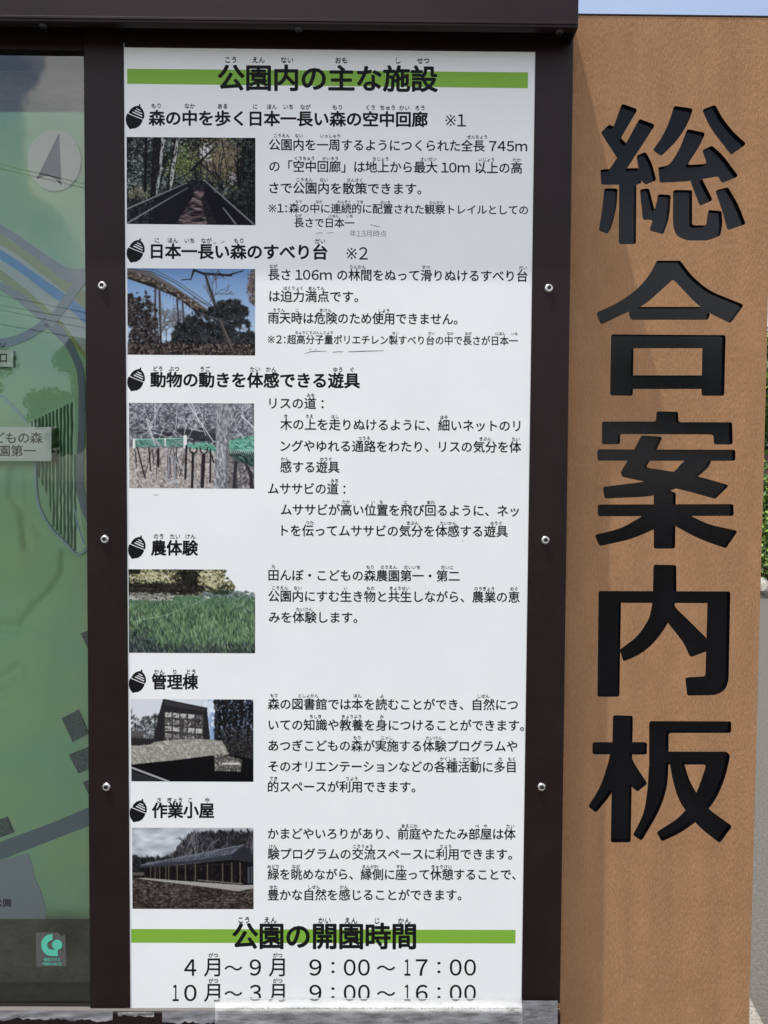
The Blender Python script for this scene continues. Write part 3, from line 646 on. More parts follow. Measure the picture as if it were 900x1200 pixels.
def photo_slide():
    im = base((120, 150, 188)); im[:] = C(92, 134, 190) * (1 - V_[..., None]) + C(184, 206, 226) * V_[..., None]
    g = np.random.default_rng(8)
    for k in range(20): twig(im, g.uniform(30, 170), g.uniform(150, 215), -1.57 + g.normal(0, .45), 30, 2.0, (92, 88, 90), 4, g, .45)
    over(im, polym([(0, 0), (30, 2), (60, 10), (112, 40), (200, 100), (190, 112), (100, 60), (0, 26)]), (96, 92, 92))
    over(im, polym([(0, 4), (0, 22), (66, 44), (124, 68), (176, 106), (200, 118), (205, 108), (134, 60), (70, 26)]), (62, 54, 48))
    over(im, polym([(0, 16), (0, 25), (66, 48), (124, 72), (176, 112), (178, 106), (124, 64), (66, 38)]), (30, 26, 26))
    dabs(im, 160, polym([(0, 4), (0, 20), (66, 40), (176, 104), (205, 108), (134, 60), (70, 26)]), [(150, 138, 120), (40, 34, 32), (110, 98, 86)], 1, 2.4, 12, .5, 2)
    for a in ((10, 1, 60, 8, 2), (60, 8, 118, 34, 2), (118, 34, 205, 96, 2), (34, 0, 70, 4, 1.2), (70, 4, 128, 34, 1.2), (128, 34, 212, 92, 1.2)): over(im, seg(*a), (70, 74, 84))
    for k in range(24): x = 12 + k * 8; y = 2 + (x * .22 if x < 70 else 34 + (x - 70) * .62); over(im, seg(x, y, x - 2, y + 14, 1) * .7, (58, 60, 68))
    for a in ((70, 50, 69, 216, 4), (80, 50, 84, 216, 5), (124, 76, 134, 216, 4), (137, 76, 144, 170, 4), (66, 56, 82, 44, 3), (122, 82, 140, 70, 3)): over(im, seg(*a), (52, 48, 54)); over(im, seg(a[0] + 1.5, a[1], a[2] + 1.5, a[3], 1.2) * .6, (120, 114, 116))
    for a in ((166, 0, 160, 20, 3, 2), (168, 4, 190, 12, 5, 5), (190, 12, 260, 16, 6, 5), (250, 16, 290, 4, 4, 2), (135, 28, 158, 26, 2, 2), (166, 8, 158, 28, 3, 2), (230, 10, 240, 20, 2, 2)): over(im, seg(*a), (34, 30, 34))
    over(im, seg(194, 12, 216, 80, 5, 7), (50, 46, 46)); over(im, seg(216, 80, 232, 130, 7, 7), (44, 40, 40))
    for k in range(6): twig(im, g.uniform(205, 225), g.uniform(50, 100), -1.2 + g.normal(0, .9), 24, 1.5, (72, 66, 68), 3, g, .4)
    nn = noise(12, 9, 77); nf = noise(40, 30, 78)
    m1 = sm(np.hypot((U - .68) / .32, (V_ - .82) / .36), 1.1, .8) + sm(np.hypot((U - .8) / .14, (V_ - .5) / .14), 1.1, .7)
    m1 = m1 * sm(nn * .6 + nf * .4, .40, .5) + .8 * sm(V_, .72, .85) * (U > .35); dabs(im, 2600, m1, [(16, 17, 20), (26, 28, 32), (40, 42, 44), (20, 20, 22)], 2, 5, 13, None, 1.8); dabs(im, 700, m1, [(70, 74, 76), (50, 54, 56), (96, 98, 96)], .7, 1.4, 14, None, 2)
    m2 = sm(np.hypot((U - .07) / .18, (V_ - .7) / .42), 1.1, .7) * sm(nn * .5 + nf * .5, .42, .5)
    dabs(im, 1500, m2, [(20, 18, 22), (34, 30, 32), (52, 44, 42)], 1.5, 4, 15, None, 1.6); dabs(im, 420, m2, [(96, 84, 78), (120, 112, 108), (12, 10, 14)], .7, 1.5, 16, None, 2)
    m3 = sm(V_, .84, .9); dabs(im, 1500, m3, [(16, 13, 17), (32, 26, 28), (50, 42, 40)], 1.5, 4, 17, None, 1.8); dabs(im, 400, m3, [(120, 104, 90), (90, 78, 72)], .8, 2, 18, None, 2)
    m4 = sm(np.hypot((U - 1.0) / .06, (V_ - .2) / .22), 1.2, .6); dabs(im, 260, m4, [(96, 82, 78), (66, 58, 58), (130, 112, 104)], 1, 2.6, 19, None, 2)
    over(im, seg(232, 130, 264, 204, 6, 7), (70, 62, 58)); over(im, seg(236, 134, 262, 196, 2, 2) * .7, (116, 108, 102)); over(im, seg(180, 110, 320, 160, 4, 3) * .5, (96, 88, 84))
    return im
def photo_net():
    im = base((120, 124, 130)); n1 = noise(14, 10, 31)
    dabs(im, 2600, (V_ < .55) * 1., [(92, 96, 104), (70, 74, 82), (132, 136, 142), (108, 112, 120)], 1.5, 4, 31, None, 2); dabs(im, 1600, (V_ < .5) * 1., [(182, 186, 192), (158, 162, 168), (60, 62, 68)], .8, 1.8, 32, None, 3)
    dabs(im, 300, np.exp(-((U - .45) / .16) ** 2 - ((V_ - .38) / .05) ** 2), [(52, 54, 60), (40, 42, 48)], 2, 4, 33, 0, 3)
    over(im, sm(V_, .50, .55), (166, 154, 148)); gm = sm(V_, .52, .56)
    dabs(im, 2600, gm, [(188, 178, 170), (140, 130, 126), (206, 200, 194), (104, 98, 98), (170, 156, 146)], 1, 2.6, 34, None, 2)
    dabs(im, 500, gm * (U > .72), [(92, 90, 92), (64, 62, 66), (120, 118, 120)], 1.5, 3, 35, None, 2)
    g = np.random.default_rng(9)
    for k in range(26): twig(im, g.uniform(0, W), g.uniform(50, 100), -1.57 + g.normal(0, .6), 26, 1.6, (198, 202, 208) if k % 2 else (74, 76, 82), 3, g, .5)
    for k in range(16): x = g.uniform(0, 150); over(im, seg(x, g.uniform(110, 130), x + g.normal(0, 12), g.uniform(150, 200), 2.2, 1.6) * .85, (62, 58, 62))
    over(im, polym([(16, 92), (140, 88), (140, 108), (16, 112)]) * .85, (62, 128, 106)); dabs(im, 260, polym([(16, 92), (140, 88), (140, 108), (16, 112)]), [(110, 166, 148), (44, 96, 80), (150, 160, 160), (90, 140, 120)], .8, 1.8, 36, .4, 3); over(im, seg(16, 92, 142, 88, 2), (150, 206, 186))
    for a in ((44, 40, 54, 80, 4, 4), (54, 80, 92, 122, 4, 4), (92, 122, 190, 216, 4, 6)): over(im, seg(*a), (158, 156, 158)); 
    for a in ((45, 40, 66, 108, 2), (150, 0, 215, 96, 2.4), (160, 0, 180, 50, 2), (286, 30, 320, 62, 3)): over(im, seg(*a) * .9, (206, 206, 212))
    for a in ((100, 110, 98, 216, 3), (112, 130, 120, 216, 5), (150, 110, 104, 160, 3)): over(im, seg(*a) * .8, (120, 126, 136))
    over(im, seg(100, 202, 122, 196, 8) * .8, (176, 178, 182))
    net = polym([(146, 104), (200, 98), (222, 112), (222, 122), (146, 110)]) + polym([(250, 96), (320, 80), (320, 124), (250, 120)]); over(im, np.clip(net, 0, 1), (52, 132, 106))
    dabs(im, 500, net, [(110, 186, 160), (40, 108, 84), (76, 156, 128), (150, 200, 184)], .8, 2, 37, .4, 3)
    low = polym([(250, 118), (320, 124), (320, 160), (290, 150), (252, 128)]); over(im, low, (38, 56, 52)); dabs(im, 260, low, [(80, 120, 104), (24, 32, 32), (60, 92, 80)], .8, 1.8, 38, .7, 3)
    for k in range(16): over(im, seg(252 + k * 5, 116, 256 + k * 5, 126, 1.2), (176, 206, 196))
    for a in ((143, 84, 143, 110, 9), (12, 92, 12, 112, 6), (92, 88, 92, 108, 3)): over(im, seg(*a), (224, 222, 218))
    for a in ((146, 108, 143, 190, 5), (163, 126, 160, 216, 6), (190, 132, 186, 210, 9), (208, 116, 206, 200, 4), (20, 112, 40, 190, 3), (210, 130, 216, 150, 3), (50, 112, 54, 170, 3), (74, 116, 74, 160, 5)): over(im, seg(*a), (38, 32, 38))
    for cx in (164, 191):
        for s in (-1, 1): over(im, seg(cx + s * 9, 112, cx + s * 8, 122, 3), (40, 36, 40)); over(im, seg(cx + s * 8, 122, cx, 130, 3.4), (40, 36, 40))
    for a in ((296, 150, 310, 176, 5, 9), (310, 176, 314, 216, 9, 10), (272, 150, 268, 216, 8, 9)): over(im, seg(*a), (48, 44, 50))
    tr = polym([(222, 0), (262, 0), (256, 60), (254, 120), (250, 216), (216, 216), (222, 100)]); tr = np.clip(tr + polym([(216, 0), (222, 0), (238, 34), (232, 40)]) + polym([(268, 0), (276, 0), (258, 46), (252, 40)]), 0, 1); over(im, tr, (138, 138, 144))
    dabs(im, 900, tr, [(168, 168, 174), (112, 112, 118), (186, 188, 190), (90, 90, 98)], .8, 2, 39, 1.5, 3); over(im, seg(254, 60, 248, 216, 6) * .5, (84, 84, 92))
    return im
def photo_field():
    im = base((230, 234, 232)); n1 = noise(20, 14, 41)
    tm = ((V_ < .31) & (U < .74 + .10 * V_ / .3 + (n1 - .5) * .12)).astype(float)
    over(im, tm, (70, 68, 44)); dabs(im, 2600, tm, [(52, 52, 34), (88, 86, 52), (36, 36, 28), (120, 114, 74)], 1.2, 3.4, 41, None, 1.5)
    lt = tm * (np.exp(-((U - .18) / .14) ** 2 - ((V_ - .1) / .09) ** 2) + np.exp(-((U - .64) / .11) ** 2 - ((V_ - .14) / .13) ** 2) + .15)
    dabs(im, 1300, lt, [(196, 190, 142), (222, 216, 176), (164, 156, 104)], .8, 2.2, 42, None, 1.5); dabs(im, 700, tm * np.exp(-((U - .47) / .06) ** 2 - ((V_ - .12) / .14) ** 2), [(22, 22, 18), (34, 32, 26)], 1.5, 3, 43)
    dabs(im, 900, tm * np.exp(-((U - .2) / .3) ** 2 - ((V_ - .24) / .05) ** 2), [(34, 32, 26), (52, 48, 38), (24, 24, 20)], 1.5, 3.2, 44, 0, 2); dabs(im, 200, (V_ < .05) * (U < .09) * 1., [(30, 32, 22)], 1, 2.4, 45)
    dabs(im, 700, np.exp(-((U - .16) / .2) ** 2 - ((V_ - .33) / .035) ** 2) * (V_ > .27), [(150, 146, 134), (104, 106, 92), (184, 180, 170), (60, 62, 52)], .8, 2, 46, 0, 2)
    f = sm(V_, .31 - .0 * U, .33); f = np.where(U < .35, sm(V_, .36, .38), f); over(im, f, (74, 104, 76))
    dabs(im, 500, np.exp(-((U - .8) / .13) ** 2 - ((V_ - .3) / .03) ** 2), [(104, 122, 122), (80, 98, 88), (60, 76, 58), (128, 142, 144)], 1, 2.6, 47, 0, 2); dabs(im, 160, np.exp(-((U - .73) / .05) ** 2 - ((V_ - .27) / .02) ** 2), [(40, 52, 36)], 1, 2.4, 48)
    dabs(im, 1200, f * (V_ < .5), [(78, 116, 76), (64, 98, 70), (92, 128, 88), (108, 140, 112)], 1, 2.2, 49, 1.5, 2)
    dabs(im, 3600, f * sm(V_, .36, .6), [(92, 126, 78), (58, 88, 62), (120, 150, 96), (72, 104, 70), (44, 70, 54), (140, 164, 118)], .8, 1.7, 50, 1.5, 5)
    dabs(im, 900, sm(V_, .82, 1) + 1.6 * np.exp(-(U / .18) ** 2 - ((V_ - 1) / .22) ** 2), [(40, 50, 48), (56, 68, 64), (30, 36, 38), (90, 104, 96)], 1, 2, 51, 1.4, 4)
    over(im, seg(12, 134, 100, 116, 2, 1.6) * .5, (170, 184, 156)); over(im, seg(100, 116, 200, 74, 1.6, 1.2) * .5, (176, 190, 166)); over(im, seg(250, 78, 315, 108, 1.2) * .4, (150, 160, 150))
    over(im, seg(196, 72, 204, 72, 3) * .8, (226, 226, 206))
    return im
def photo_office():
    im = base((214, 218, 222)); n1 = noise(20, 14, 51)
    over(im, sm(U, .55, .7) * (V_ < .6), (126, 160, 204)); dabs(im, 160, (U > .6) * (V_ < .35) * 1., [(214, 222, 232)], 3, 7, 50)
    m = (U < .27) * sm(V_ + (n1 - .5) * .5, .15, .4) * (V_ < .56); dabs(im, 900, m + 1e-6, [(120, 122, 122), (74, 76, 76), (160, 162, 162), (46, 48, 48)], 1, 2.6, 52, None, 2)
    over(im, (V_ > .5) * 1., (40, 40, 40)); m = (U > .68) * (V_ < .66) * 1.
    dabs(im, 1300, m * sm(U + (n1 - .5) * .1, .66, .7), [(24, 22, 26), (36, 36, 40), (18, 18, 20), (52, 56, 60)], 1.5, 3.4, 53, 1.5, 2.2); g = np.random.default_rng(5)
    for k in range(16): x = g.uniform(222, 320); over(im, seg(x, 0, x + g.normal(0, 4), 120, 2.4) * .8, (24, 20, 24))
    dabs(im, 120, m * (V_ < .45), [(122, 150, 190), (160, 180, 206)], 1, 2.2, 54); dabs(im, 420, ((U > .76) * (V_ > .35) * (V_ < .66)) * 1., [(70, 68, 66), (30, 28, 30), (104, 100, 96)], 1, 2.6, 55)
    over(im, seg(62, 40, 64, 110, 3), (62, 62, 64))
    over(im, polym([(84, 0), (198, 22), (206, 104), (60, 120), (58, 106), (70, 50)]), (44, 42, 46)); over(im, polym([(84, 0), (198, 24), (190, 32), (90, 16)]), (62, 58, 62)); over(im, seg(84, 0, 199, 23, 2), (30, 28, 32))
    over(im, polym([(88, 32), (188, 42), (188, 100), (86, 108)]), (78, 74, 72))
    for r in range(4):
        for c in range(5):
            x0, x1 = 89 + c * 20, 106 + c * 20; y0 = 34 + r * 18 + c * 1.5; b_ = r in (0, 2)
            over(im, polym([(x0, y0), (x1, y0 + 1), (x1, y0 + 13), (x0, y0 + 12)]) * (.9 if b_ else .45), (206, 204, 200) if g.random() < (.75 if b_ else .25) else (96, 98, 100))
    dabs(im, 320, polym([(88, 36), (188, 44), (188, 100), (86, 108)]), [(56, 52, 52), (150, 148, 144), (36, 34, 36), (190, 188, 184)], .8, 2, 56, None, 1.6)
    for c in range(6): over(im, seg(88 + c * 20, 26 + c * 2, 87 + c * 20, 108, 2), (70, 62, 58))
    for y in (52, 72, 90): over(im, seg(88, y - 3, 188, y + 3, 1.6), (66, 60, 56))
    over(im, polym([(0, 84), (30, 84), (32, 104), (0, 104)]), (96, 92, 90)); over(im, polym([(0, 102), (64, 104), (64, 118), (0, 120)]), (52, 50, 50))
    for k in range(12): over(im, seg(2 + k * 5, 98, 2 + k * 5, 120, 1), (32, 32, 34))
    wp = [(0, 122), (46, 120), (60, 112), (110, 106), (180, 103), (238, 108), (256, 144), (200, 148), (110, 160), (50, 166), (6, 172), (0, 168)]; wm = polym(wp); over(im, wm, (162, 158, 146))
    for k in range(60): over(im, seg(-60 + k * 7, 180, -20 + k * 7, 100, 1) * wm * .45, (104, 100, 92)); over(im, seg(-20 + k * 7, 180, -60 + k * 7, 100, 1) * wm * .35, (112, 108, 98))
    dabs(im, 700, wm, [(196, 194, 182), (140, 136, 126), (176, 172, 160)], .8, 2.2, 57, .6, 2); over(im, seg(46, 122, 36, 166, 2) * .6, (110, 106, 98))
    over(im, polym([(238, 106), (320, 110), (320, 170), (290, 170), (256, 144)]) * .9, (44, 42, 42)); dabs(im, 300, polym([(238, 106), (320, 110), (320, 160), (256, 144)]), [(90, 88, 86), (30, 28, 30)], 1, 2.4, 58)
    over(im, polym([(0, 172), (50, 166), (110, 160), (200, 148), (256, 144), (320, 156), (320, 216), (0, 216)]), (15, 14, 17))
    sp = polym([(218, 146), (236, 142), (290, 158), (286, 188), (218, 188)]); over(im, sp, (120, 116, 108)); dabs(im, 420, sp, [(60, 58, 56), (170, 166, 156), (88, 84, 80)], .8, 1.8, 59, 1.5, 2); over(im, seg(240, 168, 282, 168, 5) * .85, (222, 218, 206))
    over(im, seg(2, 180, 98, 216, 5), (176, 174, 172)); over(im, polym([(0, 186), (84, 216), (0, 216)]), (48, 50, 54))
    return im
def photo_hut():
    im = base((186, 190, 194)); n1 = noise(14, 10, 61)
    dabs(im, 300, (V_ < .35) * (U < .5) * 1., [(214, 218, 222), (166, 172, 178), (200, 206, 212)], 4, 9, 60, 0, 2.4, .5)
    tl = .36 - .34 * sm(U, .22, .55) + (n1 - .5) * .12; m = sm(V_ - tl, 0, .05) * (V_ < .62)
    over(im, m, (84, 82, 86)); dabs(im, 2600, m + 1e-6, [(96, 94, 98), (62, 60, 64), (120, 118, 122), (44, 42, 46)], 1, 3, 61, 1.5, 2.2)
    dabs(im, 900, m * sm(U, .35, .1) + m * np.exp(-((U - .8) / .14) ** 2 - ((V_ - .12) / .1) ** 2), [(38, 40, 42), (54, 56, 58), (28, 28, 32)], 1.5, 3.5, 62)
    g = np.random.default_rng(6)
    for k in range(30): twig(im, g.uniform(130, W), 95, -1.57 + g.normal(0, .2), 30, 1.8, (54, 52, 58) if k % 3 else (134, 132, 136), 3, g, .3)
    over(im, polym([(18, 100), (120, 78), (292, 44), (310, 60), (318, 84), (260, 84), (24, 106)]), (70, 72, 82)); over(im, polym([(22, 98), (292, 44), (264, 68), (180, 84)]), (104, 108, 118)); dabs(im, 240, polym([(22, 98), (292, 44), (264, 68)]), [(122, 126, 136), (88, 92, 102)], 1, 2, 63, -.25, 6); over(im, seg(22, 99, 293, 45, 2), (134, 136, 144))
    for k in range(24): over(im, seg(60 + k * 8.6, 92 - k * 1.2, 58 + k * 8.6, 95 - k * 1.2, 1.4) * .7, (44, 44, 52))
    over(im, polym([(262, 70), (294, 46), (318, 70), (320, 92), (262, 84)]), (58, 58, 68)); over(im, polym([(24, 106), (120, 100), (262, 84), (320, 92), (320, 150), (300, 152), (30, 134)]), (27, 24, 27))
    dabs(im, 200, polym([(30, 108), (260, 92), (300, 100), (300, 146), (34, 130)]), [(44, 38, 38), (18, 16, 18), (60, 52, 48)], 1, 2.6, 64, 1.5, 3)
    for k, x in enumerate((48, 60, 72, 88, 96, 118, 140, 166, 198, 238, 262, 284)): over(im, seg(x, 104 - x * .04, x, 132 + x * .07, 1.8 + k * .16), (112, 102, 90))
    over(im, seg(30, 108, 262, 96, 1.6) * .6, (80, 74, 70))
    for a in ((172, 138, 290, 148, 2), (30, 133, 300, 157, 2)): over(im, seg(*a), (150, 144, 132))
    for k in range(14): over(im, seg(174 + k * 9, 138 + k * .8, 174 + k * 9, 150 + k * .8, 1.4), (128, 120, 108))
    gm = polym([(0, 130), (28, 134), (300, 162), (320, 156), (320, 216), (0, 216)]); over(im, gm, (72, 62, 58)); dabs(im, 2600, gm, [(84, 72, 66), (54, 46, 44), (108, 96, 88), (40, 34, 34), (128, 116, 108)], 1, 2.4, 65, 0, 2.2)
    over(im, polym([(10, 134), (36, 134), (300, 154), (320, 150), (320, 160), (280, 168), (250, 164), (40, 138)]) * .95, (178, 174, 168)); over(im, seg(0, 122, 28, 122, 8) * .7, (134, 130, 124)); over(im, seg(14, 160, 40, 160, 4) * .6, (120, 108, 98))
    over(im, polym([(304, 104), (318, 100), (318, 146), (304, 148)]), (88, 92, 98)); over(im, seg(311, 102, 311, 146, 2), (30, 30, 34))
    return im

def print_photo(fn, name, quad):
    im = np.clip(fn(), 0, 1); gy = im.mean(2, keepdims=True); im = gy + (im - gy) * 0.80
    k_ = np.zeros_like(im); P_ = np.pad(im, ((1, 1), (1, 1), (0, 0)), 'edge')
    for a_ in range(3):
        for c_ in range(3): k_ += P_[a_:a_ + H, c_:c_ + W] * ((1, 2, 1)[a_] * (1, 2, 1)[c_] / 16)
    im = im * .35 + k_ * .65
    im = im ** {'hut': 1.28, 'office': 1.15, 'walkway': 1.12}.get(name, 1.0)
    im = np.clip(0.012 + im * 0.985, 0, 1); im = im + rng.normal(0, .012, im.shape); im = np.clip(im, 0, 1)
    A = np.ones((H, W, 4), np.float32); A[..., :3] = im[::-1]
    I = bpy.data.images.new(name, W, H, alpha=False); I.pixels.foreach_set(A.ravel()); I.update(); I.pack()
    m = mat('print_' + name, (1, 1, 1), 0.5, spec=0.08); n, l = m.node_tree.nodes, m.node_tree.links
    t = n.new('ShaderNodeTexImage'); t.image = I; t.extension = 'EXTEND'
    hs = n.new('ShaderNodeBrightContrast'); hs.inputs[1].default_value = 0.0
    l.new(t.outputs[0], hs.inputs[0]); l.new(hs.outputs[0], n['Principled BSDF'].inputs['Base Color'])
    me = bpy.data.meshes.new('photo_print'); P = [at(x, y, YI) for x, y in quad]
    me.from_pydata([tuple(P[i]) for i in (3, 2, 1, 0)], [], [(0, 1, 2, 3)]); uv = me.uv_layers.new(name='UVMap')
    for k, c in enumerate(((0, 0), (1, 0), (1, 1), (0, 1))): uv.data[k].uv = c
    me.materials.append(m); o = link('photo_print', me, panel); return o
for fn, nm, q, lb in ((photo_walkway, 'walkway', [(148.3, 160.5), (299.3, 161.6), (299.3, 264), (148.6, 262.4)], 'dark photo of a railed forest walkway'),
                  (photo_slide, 'slide', [(149, 314.2), (299, 315.2), (299, 416.6), (149.5, 415.6)], 'photo of a raised slide against blue sky'),
                  (photo_net, 'net', [(151, 472), (297.8, 472.8), (298, 572.8), (151.6, 572)], 'grey photo of a green net bridge among bare trees'),
                  (photo_field, 'field', [(150.5, 667), (299, 667.6), (299, 765.6), (151.2, 765)], 'photo of a green rice field'),
                  (photo_office, 'office', [(153, 819), (297, 819.8), (297, 916.2), (154, 915.6)], 'dark photo of a glazed building above a stone wall'),
                  (photo_hut, 'hut', [(154.6, 970), (297, 970.2), (297.2, 1065.4), (155.2, 1065)], 'grey photo of a long low hut')):
    print_photo(fn, nm, q)['label'] = lb

# ------------------------------------------------------------------ relief map behind glass
YG = YF + 0.004      # glass
YM = YF + 0.044      # map surface
def mp_(x, y): return (x, y)
rect_prism('display_backing', [(-520, 40), (112, 40), (112, 1190), (-510, 1190)], YM + 0.015, YM + 0.020, M['board'], board)
# terrain as a height field on the slab
def relief(px, py):
    h = 0.0
    def g(cx, cy, sx, sy, a, rot=0):
        c, s = math.cos(rot), math.sin(rot); dx, dy = px - cx, py - cy
        u = (dx * c + dy * s) / sx; v = (-dx * s + dy * c) / sy; return a * math.exp(-(u * u + v * v))
    def line(pts, w, a):
        d = min(_sd(px, py, *pts[i], *pts[i + 1]) for i in range(len(pts) - 1)); return a * math.exp(-(d / w) ** 2)
    h += line([(76, 650), (76, 672), (60, 695), (42, 712), (24, 736), (0, 735), (-40, 720)], 5, -0.006)
    h += line([(16, 548), (14, 580), (28, 600), (32, 640)], 6, -0.004) + line([(30, 555), (34, 600), (46, 625)], 5, -0.003)
    h += line([(-10, 798), (10, 792), (22, 780), (26, 800), (-10, 818)], 5, -0.005) + g(40, 800, 30, 60, 0.004)
    h += g(20, 640, 25, 50, 0.006) + g(-30, 600, 60, 60, 0.006) + g(0, 870, 50, 30, 0.004, .4)
    return h * 1.7
def _sd(px, py, x0, y0, x1, y1):
    dx, dy = x1 - x0, y1 - y0; t = max(0, min(1, ((px - x0) * dx + (py - y0) * dy) / (dx * dx + dy * dy)))
    return math.hypot(px - x0 - t * dx, py - y0 - t * dy)
xs = list(range(-300, -10, 20)) + list(range(-10, 121, 3)); ys = [131, 134] + list(range(140, 520, 20)) + list(range(520, 900, 4)) + list(range(900, 1075, 20)) + [1077]
V, Fc = [], []
for y in ys:
    for x in xs:
        V.append(at(x, y - (x < 0) * 0, YM - relief(x, y)))
nx = len(xs)
for j in range(len(ys) - 1):
    for i in range(nx - 1): Fc.append((j * nx + i, (j + 1) * nx + i, (j + 1) * nx + i + 1, j * nx + i + 1))
base_i = len(V)
# skirt down to the backing along the top and bottom edges
for i in range(nx): p = V[i]; V.append(Vector((p.x, YM + 0.0149, p.z)))
for i in range(nx): p = V[(len(ys) - 1) * nx + i]; V.append(Vector((p.x, YM + 0.0149, p.z)))
for i in range(nx - 1):
    Fc.append((i, i + 1, base_i + i + 1, base_i + i)); q = (len(ys) - 1) * nx
    Fc.append((q + i, base_i + nx + i, base_i + nx + i + 1, q + i + 1))
rmap = pydata('relief_map', V, Fc, M['m_green'], board, True)
Y1, Y2, Y3 = YM - 0.0006, YM - 0.0012, YM - 0.0018
def flat(name, pts, m, Y=Y1): return poly_prism(name, pts, Y, YM + 0.001, m, rmap)
flat('river_margin', [(-200, 170), (0, 274), (36, 297), (62, 312), (82, 327), (112, 352), (112, 440), (98, 418), (80, 396), (62, 372), (30, 352), (0, 328), (-200, 220)], M['m_olive'])
ribbon('road', [(-120, 205), (0, 268), (30, 288), (58, 308), (80, 322), (112, 322)], [9, 9, 10, 11, 15, 18], Y2, M['m_grey'], rmap)
ribbon('road', [(-120, 270), (0, 335), (22, 348), (44, 366), (58, 378)], [9, 9, 10, 10, 10], Y2, M['m_grey'], rmap)
ribbon('river_bank', [(-120, 225), (0, 301), (30, 322), (60, 347), (84, 368), (112, 400)], [22, 25, 26, 27, 30, 36], Y2, M['m_sand'], rmap)
ribbon('river', [(-120, 222), (0, 298), (30, 318), (60, 340), (84, 357), (112, 382)], [10, 10, 9, 11, 12, 13], Y3, M['m_blue'], rmap)
ribbon('road', [(57, 380), (68, 366), (80, 349), (92, 332), (104, 318)], 11, YM - 0.0030, M['m_grey'], rmap, 0.002)
ribbon('road', [(-60, 408), (0, 402), (22, 397), (40, 388), (56, 376)], 10, YM - 0.0024, M['m_road'], rmap)
ribbon('road', [(56, 376), (68, 388), (78, 400), (86, 414), (94, 436), (96, 470), (95, 520), (93, 560), (98, 592), (110, 618)], [14, 12, 9, 8, 8, 8, 8, 9, 9, 9], YM - 0.0024, M['m_road'], rmap)
flat('river_margin', [(100, 430), (112, 440), (112, 600), (102, 590), (99, 560), (100, 500)], M['m_olive'])
# compass
n = 40; flat('compass_disc', [(63.5 + 31.3 * math.cos(2 * math.pi * i / n), 188 + 35.8 * math.sin(2 * math.pi * i / n)) for i in range(n)], M['m_disc'], YM - 0.004)
poly_prism('compass_needle', [(69, 156), (43, 209.5), (50, 206.5), (57, 206), (65, 210), (71.6, 217)], YM - 0.005, YM - 0.0035, M['m_needle'], rmap)
# farm terraces
top = lambda x: 494 - (x - 31) * 27.5 / 57
poly_prism('farm_plot', [(31, 495), (88, 467), (90, 560), (94, 600), (101, 640), (90, 648), (62, 622), (50, 604), (44, 585), (41, 545), (40, 520)], YM - 0.0008, YM + .001, M['m_pale'], rmap)
for k in range(13):
    x = 37.5 + k * 4.2; y0 = top(x) + 3; y1 = {0: 512, 1: 520}.get(k, None)
    if y1 is None: y1 = min(598 + (x - 46) * 1.13, 646)
    if x > 84: y0 = 470 + (x - 84) * 16; 
    pts = []; yy_ = y0
    while yy_ < y1: pts.append((x + random.uniform(-.5, .5), yy_)); yy_ += 9
    pts.append((x, y1)); ribbon('planting_row', pts, [random.uniform(2.1, 2.9) for _ in pts], YM - 0.0016, M['m_deep'], rmap, 0.001, 2)
ribbon('footpath', [(31, 495), (60, 481), (88, 467)], 1.8, YM - 0.0022, M['m_pale'], rmap)
ribbon('footpath', [(-40, 440), (0, 463), (15, 476), (24, 486), (31, 496)], 2.0, YM - 0.0022, M['m_path'], rmap)
ribbon('footpath', [(41, 540), (42, 575), (47, 598), (60, 620), (76, 636), (90, 650), (104, 641)], 2.4, YM - 0.0068, M['m_path'], rmap, 0.006)
ribbon('footpath', [(87, 596), (91, 616), (99, 638)], 1.6, YM - 0.0026, M['m_path'], rmap)
# blocks that stand for houses
for q in ([(72, 842), (91.5, 832), (103.5, 860), (85, 869.5)], [(80.5, 885), (104, 875.5), (114, 897), (92, 906.5)], [(94.5, 742.5), (112, 735), (118, 752), (105, 765)], [(97, 917.5), (112, 911), (118, 925), (106, 935)], [(-14, 966), (8, 958), (15.5, 976), (-8, 984)]):
    poly_prism('model_house', q, YM - 0.0035, YM + 0.001, M['m_roof'], rmap)
flat('road', [(-200, 1068), (0, 987), (60, 965), (112, 943), (112, 965), (60, 985), (0, 1008), (-200, 1095)], M['m_road'], YM - 0.0012)
flat('car_park', [(-60, 1036), (0, 1009), (33, 1000), (37, 1012), (41, 1030), (48, 1045), (52, 1060), (54.5, 1076.5), (-60, 1076)], M['m_pave'], YM - 0.0009)
# raised name plates
def plate(quad, depth, texts):
    a = YM - depth
    o = poly_prism('name_plate', quad, a, YM - 0.0001, M['m_label'], rmap); o.data.materials.append(M['m_deep'])
    for f in o.data.polygons:
        if abs(f.normal.y) < .5: f.material_index = 1
    I = Ink()
    for t, x0, x1, y, em in texts: I.line(t, x0, x1, y, em, 0.02, 3, y, 4)
    I.build('plate_lettering', a - 0.00006, M['ink'], rmap)
pl = plate([(-60, 499.5), (60.3, 500.5), (60.3, 540.3), (-60, 540)], 0.027, [('こどもの森', -22, 50, 513.4, 14), ('農園第一', -17, 42, 528.6, 13.5)])
plate([(-60, 409.5), (15.5, 410.8), (15.5, 430), (-60, 429)], 0.008, [('入口', -11, 8, 419.5, 12)])
I = Ink(); I.line('公園', -7.5, 13.2, 1058, 9.6, .02, 3, 1058.3); I.build('plate_lettering', YM - 0.0014, M['ink'], rmap)

rect_prism('glass_pane', [(-506, 45), (101, 45), (108.5, 1183), (-495, 1183)], YG, YG + 0.0015, M['glass'], board)
